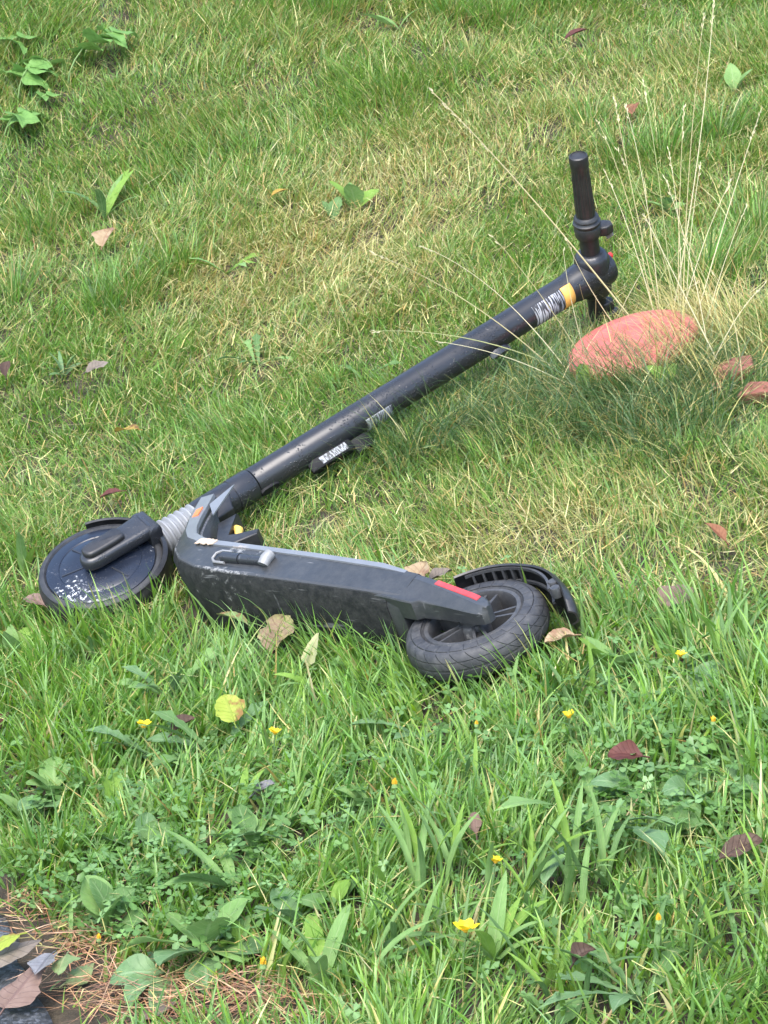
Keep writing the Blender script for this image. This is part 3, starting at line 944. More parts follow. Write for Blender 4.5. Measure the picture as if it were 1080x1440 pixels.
tube_patch(0.498, 0.552, -50, 23, TR + 0.0008, M['label_white'], 'label', 'white peeling printed label halfway up the stem')
# charging port cover, hook and small flap on the rear of the stem
def rear_pad(v0, v1, ang, wid, out, name, mat, parent, ends=0.006, r0=0.020):
    a = R(ang); n_ = Vector((math.cos(a), 0, math.sin(a))); b_ = Vector((-math.sin(a), 0, math.cos(a))); y_ = Vector((0, 1, 0))
    poly = [(v0 + ends, -wid / 2), (v1 - ends, -wid / 2), (v1, -wid / 2 + ends * 0.7), (v1, wid / 2 - ends * 0.7), (v1 - ends, wid / 2), (v0 + ends, wid / 2), (v0, wid / 2 - ends * 0.7), (v0, -wid / 2 + ends * 0.7)]
    m = MB(); rings = []
    for d, k in ((r0, 1.0), (out - 0.002, 1.0), (out, 0.86)):
        vm = (v0 + v1) / 2
        rings.append([y_ * (vm + (v - vm) * (0.5 + 0.5 * k)) + b_ * (t * k) + n_ * d for v, t in poly])
    m.loft(rings)
    return m.build(name, mat, parent, Matrix.Identity(4) if parent is not scoot else STM)
rear_pad(0.283, 0.318, -12, 0.015, 0.0285, 'charging_port', M['matte'], stem)
hk = rear_pad(0.376, 0.462, -22, 0.017, 0.043, 'hook', M['matte'], scoot, 0.008)
rear_pad(0.458, 0.492, -22, 0.015, 0.056, 'hook_tip', M['matte'], hk, 0.005, 0.030)
# printed label on the flank of the hook
_a = R(-22); _n = Vector((math.cos(_a), 0, math.sin(_a))); _b = Vector((-math.sin(_a), 0, math.cos(_a)))
vs = []
for v in (0.396, 0.448):
    for d in (0.027, 0.040):
        vs.append(_n * d + _b * 0.0093 + Vector((0, v, 0)))
vs += [p - _b * 0.0006 for p in vs]
me = bpy.data.meshes.new('label'); me.from_pydata([tuple(p) for p in vs], [], [(0, 1, 3, 2), (6, 7, 5, 4), (0, 2, 6, 4), (1, 5, 7, 3), (0, 4, 5, 1), (2, 3, 7, 6)])
ul = me.uv_layers.new(name='UVMap'); uvl = [(0, 0), (0, 1), (1, 0), (1, 1)] * 2
for lp in me.loops: ul.data[lp.index].uv = uvl[lp.vertex_index]
me.materials.append(M['label_white']); o = bpy.data.objects.new('label', me); C.objects.link(o); o.parent = hk; o.matrix_local = Matrix.Identity(4)
o['label'] = 'small pale printed label on the hook'
rear_pad(0.757, 0.797, -30, 0.012, 0.036, 'cable_clip', M['fork'], stem, 0.010)
# handlebar with left grip pointing to the sky
HV = 1.012
bar = empty('handlebar', parent=scoot); bar.matrix_local = STM
mb = MB(); mb.lathe([(0.0, -0.040), (0.024, -0.040), (0.028, -0.034), (0.0305, -0.01), (0.0305, 0.026), (0.0285, 0.036), (0.0225, 0.043), (0.0175, 0.045), (0.0, 0.045)], n=40, c=(0, HV, 0))
spart(mb, 'clamp_block', M['tube'], parent=bar)
mb = MB(); mb.lathe([(0.0, -0.12), (0.0165, -0.12), (0.0165, 0.12), (0.0, 0.12)], n=32, c=(0, HV, 0))
spart(mb, 'bar_tube', M['black'], parent=bar)
mb = MB(); mb.lathe([(0.0165, 0.078), (0.0215, 0.079), (0.0225, 0.083), (0.0225, 0.096), (0.0205, 0.099), (0.0165, 0.100)], n=36, c=(0, HV, 0))
mb.prism([(0.004, HV + 0.010), (0.016, HV + 0.012), (0.024, HV + 0.022), (0.023, HV + 0.036), (0.012, HV + 0.041), (0.000, HV + 0.034), (-0.006, HV + 0.018)], 0.074, 0.092, 0.003)
lv = spart(mb, 'lever', M['black'], parent=bar)
mb = MB(); mb.tube([(0.012, HV + 0.036, 0.074), (0.014, HV + 0.037, 0.066), (0.010, HV + 0.030, 0.062)], [0.006, 0.005, 0.004], 8)
spart(mb, 'screw', M['silver'], parent=bar)
mb = MB(); rings = []
gp = [(0.0, 0.100), (0.0225, 0.1005), (0.0235, 0.103), (0.0235, 0.106), (0.0205, 0.108), (0.0195, 0.110), (0.0215, 0.1125), (0.0205, 0.1155), (0.0158, 0.119)] + [(0.0158 - 0.0004 * i, 0.119 + 0.014 * (i + 1)) for i in range(6)] + [(0.0150, 0.212), (0.0158, 0.214), (0.0162, 0.230), (0.0150, 0.234), (0.0128, 0.2355), (0.0120, 0.2335), (0.0, 0.2335)]
n = 72
for k, (r_, t) in enumerate(gp):
    ring = []
    for i in range(n):
        a = 2 * math.pi * i / n
        rr = r_ + (0.0011 if (9 <= k <= 14 and (i // 2) % 2 == 0) else 0)
        ring.append((rr * math.cos(a), HV + rr * math.sin(a), t))
    rings.append(ring)
mb.loft(rings, cap=False)
gr_ = spart(mb, 'grip', M['black'], parent=bar)
gr_['label'] = 'ribbed black rubber grip pointing upwards'
# controls on the right-hand side, half buried in the grass
mb = MB()
mb.prism([(-0.012, HV - 0.008), (0.010, HV - 0.010), (0.020, HV + 0.004), (0.020, HV + 0.020), (0.010, HV + 0.026), (-0.006, HV + 0.020)], -0.078, -0.058, 0.004)
mb.prism([(0.0, HV + 0.010), (0.012, HV + 0.004), (0.022, HV + 0.014), (0.022, HV + 0.030), (0.012, HV + 0.034), (0.000, HV + 0.026)], -0.098, -0.082, 0.004)
spart(mb, 'brake_lever', M['black'], parent=bar)
mb = MB(); mb.lathe([(0.0, 1.0515), (0.004, 1.0515), (0.0055, 1.050), (0.0055, 1.036), (0.0, 1.036)], axis='y', n=16, c=(0.006, 0, 0.020))
b_ = spart(mb, 'button', M['redbtn'], parent=bar)
mb = MB()
for dx, dz in ((0.014, -0.002), (0.016, -0.010)):
    mb.lathe([(0.0, 1.0465), (0.003, 1.0465), (0.0035, 1.0455), (0.0035, 1.036)], axis='y', n=12, c=(dx, 0, dz))
spart(mb, 'cap_screw', M['silver'], parent=bar)

# ------------------------------------------------------------------ leaf meshes
PRESS = []       # (x, y, radius): grass is shorter where a leaf lies or a weed spreads
def press(x, y):
    k = np.ones(len(x))
    for (a, b, r) in PRESS:
        d2 = ((x - a) ** 2 + (y - b) ** 2) / (r * r)
        k = np.minimum(k, 1 - 0.55 * np.exp(-d2 * d2))
    return k
def leaf_mesh(name, L_, Wd, shape='oval', droop=0.3, fold=0.25, curl=0.0, wave=0.0, seed=0, n=12, m=4, twist=0.0, stalk=0.0, cup=0.0):
    """a leaf growing along +x from its foot, face up; UV x along, y across"""
    rnd = random.Random(seed)
    ph = rnd.uniform(0, 6.28); ph2 = rnd.uniform(0, 6.28)
    vs, uvs, fs = [], [], []
    jag = [rnd.uniform(0.82, 1.12) for _ in range(2 * n + 4)]
    ang = 0.0; x = 0.0; z = 0.0
    for i in range(n + 1):
        t = i / n
        if shape == 'oval': wv = max(0, math.sin(math.pi * min(1, t * 0.97 + 0.03))) ** 0.75
        elif shape == 'round': wv = max(0, math.sin(math.pi * min(1, t * 0.96 + 0.04))) ** 0.55
        elif shape == 'lance': wv = (t ** 0.6) * max(0, 1 - t) ** 0.75 * 1.9
        elif shape == 'spoon': wv = 0.16 + 0.95 * (max(0, math.sin(math.pi * min(1, max(0, (t - 0.25) / 0.75)))) ** 0.8 if t > 0.25 else 0)
        elif shape == 'ovate': wv = (min(1, t * 5) ** 0.7) * (1 - t) ** 0.62 * 1.12
        elif shape == 'heart': wv = (min(1, t * 8) ** 0.5) * (1 - t ** 1.6) ** 0.8 * 1.0
        elif shape == 'lobed':
            e = 0.10 + 0.9 * t ** 0.8 * max(0, 1 - max(0, t - 0.82) / 0.18) ** 0.6
            saw = (t * 6.5) % 1.0
            wv = e * (0.42 + 0.58 * saw) if t < 0.80 else e * max(0, 1 - (t - 0.8) / 0.22)
        wv = max(wv, 0.015)
        ang = droop * t + curl * t * t
        if i > 0:
            x += L_ / n * math.cos(ang); z -= L_ / n * math.sin(ang)
        for k in range(m + 1):
            v = -1 + 2 * k / m
            ja = jag[i] if v < 0 else jag[i + n + 2]
            if shape in ('lobed', 'round', 'oval', 'heart', 'ovate'): ja = 1 + (ja - 1) * (0.9 if abs(v) == 1 else 0)
            else: ja = 1
            y = v * Wd / 2 * wv * ja
            zz = z + abs(v) ** 1.3 * fold * Wd / 2 * wv - cup * Wd * (t - 0.5) ** 2 * v * v
            zz += wave * Wd * (math.sin(t * 9 + ph + v * 2.5) * abs(v) + 0.6 * math.sin(t * 5 + v * 4 + ph2))
            yy = y * math.cos(twist * t); zz += y * math.sin(twist * t)
            vs.append((x + (0.05 * Wd * math.sin(ph2 + v * 3) if 0 < i < n else 0), yy, zz)); uvs.append((t, v))
    w_ = m + 1
    for i in range(n):
        for k in range(m):
            a = i * w_ + k
            fs.append((a, a + w_, a + w_ + 1, a + 1))
    if stalk:
        b0 = len(vs)
        sw = max(0.0011, Wd * 0.02)
        pts = [(-stalk * q, 0.0, -0.10 * stalk * q * q) for q in (0, 0.5, 1.0)]
        for p in pts:
            vs += [(p[0], -sw, p[2]), (p[0], sw, p[2]), (p[0], 0, p[2] + sw * 1.4)]; uvs += [(0, 0)] * 3
        for q in range(2):
            for k in range(3):
                a = b0 + q * 3 + k; c_ = b0 + q * 3 + (k + 1) % 3
                fs.append((a, c_, c_ + 3, a + 3))
    me = bpy.data.meshes.new(name); me.from_pydata(vs, [], fs)
    ul = me.uv_layers.new(name='UVMap')
    arr = np.array(uvs, np.float32)
    li = np.zeros(len(me.loops), np.int32); me.loops.foreach_get('vertex_index', li)
    ul.data.foreach_set('uv', arr[li].ravel())
    me.polygons.foreach_set('use_smooth', np.ones(len(me.polygons), bool))
    return me

def frame(loc, az, pitch=0.0, roll=0.0, scale=1.0):
    return Matrix.Translation(loc) @ Matrix.Rotation(az, 4, 'Z') @ Matrix.Rotation(-pitch, 4, 'Y') @ Matrix.Rotation(roll, 4, 'X') @ Matrix.Scale(scale, 4)

BANK_TILT = Vector((GA, GB, 0))
def on_bank(az):
    """pitch of the bank's surface in the heading az"""
    return math.atan(GA * math.cos(az) + GB * math.sin(az))

def fallen(px, py, h, L_, Wd, az, mat, label, shape='oval', pitch=0.0, roll=0.0, cat='leaf', seed=0, stalk=0.009, name='fallen_leaf', **kw):
    me = leaf_mesh(name, L_, Wd, shape, seed=seed, stalk=stalk, **kw)
    me.materials.append(LM[mat])
    o = bpy.data.objects.new(name, me); C.objects.link(o)
    if py > 860 and h > 0.03: h += 0.006
    if py < 860: h += 0.014; L_ *= 1.12; Wd *= 1.12
    p = at(px, py, h)
    az = R(az)
    mw = frame(p, az, R(pitch) + on_bank(az), R(roll) + math.atan(-GA * math.sin(az) + GB * math.cos(az)))
    o.matrix_world = mw @ Matrix.Translation((-L_ * 0.5, 0, 0))
    PRESS.append((p.x, p.y - 0.008, 0.42 * L_ + 0.008))
    tag(o, label, cat, 'fallen leaves in the grass')
    return o

# (pixel x, y, height over the soil, length, width, heading, material, label, options)
FALLEN = [
 (148, 330, 0.045, 0.058, 0.050, 80, 'tan', 'tan fallen leaf standing in the grass under a pale weed at the left', dict(pitch=28, fold=0.5, wave=0.05, seed=1)),
 (176, 602, 0.050, 0.050, 0.038, 150, 'ochre', 'ochre and brown fallen leaf in the grass left of the stem', dict(pitch=10, roll=18, fold=0.3, wave=0.05, seed=2)),
 (138, 513, 0.045, 0.046, 0.028, 20, 'greybrown', 'grey brown dry leaf in the grass above the ochre leaf', dict(pitch=8, roll=20, fold=0.35, wave=0.05, seed=3)),
 (9, 515, 0.045, 0.045, 0.024, 95, 'darkbrown', 'dark folded leaf at the left edge of the picture above the scooter', dict(pitch=30, fold=0.9, seed=4)),
 (152, 694, 0.030, 0.040, 0.022, 170, 'wine', 'dark red brown leaf in the grass just above the front wheel', dict(pitch=4, fold=0.5, seed=5)),
 (46, 842, 0.045, 0.045, 0.026, 140, 'mauve', 'pinkish brown leaf touching the grass left of the front wheel', dict(pitch=20, fold=0.4, seed=6)),
 (4, 1008, 0.035, 0.034, 0.024, 90, 'wine', 'dark red leaf at the left edge below the front wheel', dict(pitch=10, fold=0.4, seed=7)),
 (590, 804, 0.070, 0.044, 0.040, 60, 'tan', 'tan curled leaf just behind the deck near the rear reflector', dict(pitch=35, fold=0.5, wave=0.06, seed=8)),
 (620, 806, 0.050, 0.036, 0.026, 20, 'greybrown', 'grey dead leaf between the deck and the rear mudguard', dict(pitch=10, fold=0.5, wave=0.06, seed=36)),
 (955, 833, 0.035, 0.050, 0.046, 30, 'mauve', 'reddish brown round leaf lying right of the rear mudguard', dict(shape='round', pitch=6, roll=14, fold=0.2, wave=0.05, seed=9)),
 (1003, 743, 0.045, 0.044, 0.022, 130, 'rust', 'rust brown twisted leaf standing near the right edge', dict(pitch=35, fold=0.8, twist=0.8, seed=10)),
 (786, 896, 0.045, 0.040, 0.030, 190, 'tan', 'tan leaf in the grass right beside the rear wheel', dict(pitch=15, fold=0.5, wave=0.06, seed=11)),
 (390, 888, 0.055, 0.056, 0.056, 70, 'brownish', 'large wrinkled brown leaf leaning on the underside of the deck', dict(shape='round', pitch=40, fold=0.25, wave=0.07, seed=12)),
 (402, 912, 0.025, 0.040, 0.030, 20, 'darkbrown', 'dark brown leaf lying beneath the large wrinkled leaf', dict(pitch=5, fold=0.3, wave=0.06, seed=34)),
 (326, 866, 0.050, 0.056, 0.030, 140, 'greenbrown', 'green leaf turning brown in front of the deck by the kickstand', dict(pitch=20, roll=25, fold=0.4, seed=13)),
 (438, 912, 0.055, 0.046, 0.040, 65, 'paleyellow', 'pale yellow fan shaped leaf standing in front of the deck', dict(shape='heart', pitch=55, roll=-20, fold=0.15, seed=14)),
 (322, 994, 0.060, 0.042, 0.040, 120, 'limespot', 'yellow green leaf with a brown middle below the deck', dict(shape='round', pitch=50, fold=0.2, wave=0.03, seed=15)),
 (258, 1017, 0.050, 0.038, 0.022, 40, 'darkbrown', 'dark curled leaf beside a yellow flower below the front wheel', dict(pitch=10, fold=0.8, twist=0.6, seed=16)),
 (371, 1107, 0.035, 0.028, 0.022, 10, 'grey', 'small grey withered leaf behind an upright lime green leaf', dict(pitch=15, fold=0.5, wave=0.06, seed=17)),
 (878, 1060, 0.045, 0.042, 0.030, 160, 'wine', 'dark red curled leaf among the clover at the lower right', dict(pitch=14, roll=-15, fold=0.6, wave=0.05, seed=18)),
 (1042, 1190, 0.035, 0.050, 0.030, 15, 'darkbrown', 'dark brown leaf at the right edge below the clover', dict(pitch=8, roll=15, fold=0.4, wave=0.05, seed=19)),
 (820, 1338, 0.050, 0.030, 0.018, 30, 'darkbrown', 'small dark brown curled leaf in the grass near the bottom edge', dict(pitch=25, fold=0.9, twist=1.2, curl=0.8, seed=20)),
 (668, 1156, 0.040, 0.026, 0.016, 100, 'mauve', 'small dull purple leaf left of a leafy tuft at lower middle', dict(pitch=50, fold=0.6, seed=21)),
 (765, 1397, 0.012, 0.045, 0.022, 10, 'darkbrown', 'flat dark leaf on the soil at the bottom edge', dict(fold=0.2, seed=22)),
 (812, 44, 0.030, 0.060, 0.034, 20, 'wine', 'dark red leaf in the grass at the top right', dict(pitch=10, fold=0.4, seed=23)),
 (890, 150, 0.030, 0.045, 0.030, 80, 'rust', 'small rust brown leaf in dry grass right of the grip', dict(pitch=20, fold=0.5, seed=24)),
 (395, 268, 0.035, 0.040, 0.026, 30, 'ochre', 'ochre dead leaf flat in the grass above the dry patch', dict(pitch=5, fold=0.4, seed=38)),
 # by the road
 (34, 1380, 0.036, 0.082, 0.066, 62, 'mauve', 'large veined mauve brown leaf lying on the road edge', dict(shape='ovate', pitch=8, fold=-0.10, wave=0.02, droop=0.10, seed=29, stalk=0.025)),
 (60, 1352, 0.048, 0.045, 0.034, 250, 'grey', 'shiny grey folded leaf on top of the large mauve leaf', dict(pitch=16, fold=0.25, wave=0.05, seed=30)),
 (86, 1352, 0.042, 0.042, 0.038, 260, 'greenbrown', 'grey green spotted leaf right of the shiny grey leaf', dict(shape='ovate', pitch=14, fold=-0.2, wave=0.04, seed=31)),
 (10, 1335, 0.038, 0.085, 0.060, 20, 'greybrown', 'big grey brown leaf at the left edge behind the mauve leaf', dict(shape='ovate', pitch=6, fold=-0.1, wave=0.03, seed=32)),
 (4, 1322, 0.050, 0.040, 0.030, 190, 'limespot', 'yellow patched leaf at the far left above the road edge', dict(pitch=4, fold=-0.1, seed=40)),
 (112, 1366, 0.022, 0.040, 0.024, 30, 'greenbrown', 'withered grey green leaf curled over the soil by the needles', dict(pitch=10, roll=25, fold=-0.5, wave=0.08, seed=41)),
 (212, 1418, 0.010, 0.055, 0.028, 170, 'greybrown', 'grey leaf lying flat on the soil among the needles', dict(fold=-0.1, wave=0.03, seed=42)),
]
for (px, py, h, L_, Wd, az, mat, label, kw) in FALLEN:
    kw = dict(kw); fallen(px, py, h, L_, Wd, az, mat, label, **kw)

# ------------------------------------------------------------------ weeds
_lm = {}
def weed_leaf(kind, var):
    key = (kind, var)
    if key not in _lm:
        shape, L_, Wd, droop, fold, wave, curl = {
            'dandelion': ('lobed', 0.115, 0.030, 0.35, 0.30, 0.03, 0.5),
            'dandelion_smooth': ('lance', 0.115, 0.024, 0.35, 0.32, 0.02, 0.45),
            'plantain': ('spoon', 0.075, 0.036, 0.35, 0.22, 0.06, 0.5),
            'ribwort': ('lance', 0.088, 0.0095, 0.25, 0.35, 0.03, 0.5),
            'oval': ('oval', 0.050, 0.028, 0.25, 0.22, 0.02, 0.25),
            'nettle': ('ovate', 0.058, 0.046, 0.35, 0.15, 0.05, 0.3),
            'yarrow': ('lance', 0.06, 0.012, 0.3, 0.1, 0, 0.3)}[kind]
        rnd = random.Random(sum(map(ord, kind)) + var)
        _lm[key] = leaf_mesh(kind + '_leaf', L_, Wd * rnd.uniform(0.85, 1.15), shape, droop=droop * rnd.uniform(0.6, 1.4), fold=fold, wave=wave, curl=curl * rnd.uniform(0.4, 1.5),
                             seed=sum(map(ord, kind)) * 7 + var, n=20 if shape == 'lobed' else 11, m=4, twist=rnd.uniform(-0.4, 0.4))
    return _lm[key]
_ml = {}
def with_mat(me, mat):
    k = (me.name, mat)
    if k not in _ml:
        c = me.copy(); c.materials.clear(); c.materials.append(LM[mat]); _ml[k] = c
    return _ml[k]

def rosette(px, py, h, kind, mats, n, label, name='weed', cat='weed', scale=1.0, pitch=(25, 65), az0=None, spread=360, seed=0, group='broad leaved weeds in the grass', base=True):
    rnd = random.Random(seed * 13 + 5)
    p = at(px, py, h)
    z = gz1(p.x, p.y)
    p = Vector((p.x, p.y, z + 0.006))
    if py > 860 and kind != 'ribwort' and n > 2: n = int(n * 1.45)
    scale *= (1.0 if kind == 'plantain' else 1.2) if py > 860 else 1.1
    loose = 0.004
    if kind == 'ribwort': n = int(n * 1.7); pitch = (pitch[0] + 2, 90); loose = 0.030
    root = empty(name, Matrix.Translation(p))
    PRESS.append((p.x, p.y - 0.01, 0.055 * scale))
    tag(root, label, cat, group)
    for i in range(n):
        az = (rnd.uniform(0, 360) if az0 is None else az0 + spread * ((i + rnd.uniform(0.2, 0.8)) / n - 0.5)) if n > 1 else (az0 or rnd.uniform(0, 360))
        me = with_mat(weed_leaf(kind, rnd.randrange(4)), mats[i % len(mats)])
        o = bpy.data.objects.new('leaf', me); C.objects.link(o); o.parent = root
        qx, qy = rnd.gauss(0, loose * 0.7), rnd.gauss(0, loose * 0.7)
        o.matrix_local = frame((qx, qy, gz1(p.x + qx, p.y + qy) - z + 0.002), R(az), R(rnd.uniform(*pitch)), rnd.uniform(-0.4, 0.4), scale * rnd.uniform(0.75, 1.15))
    return root

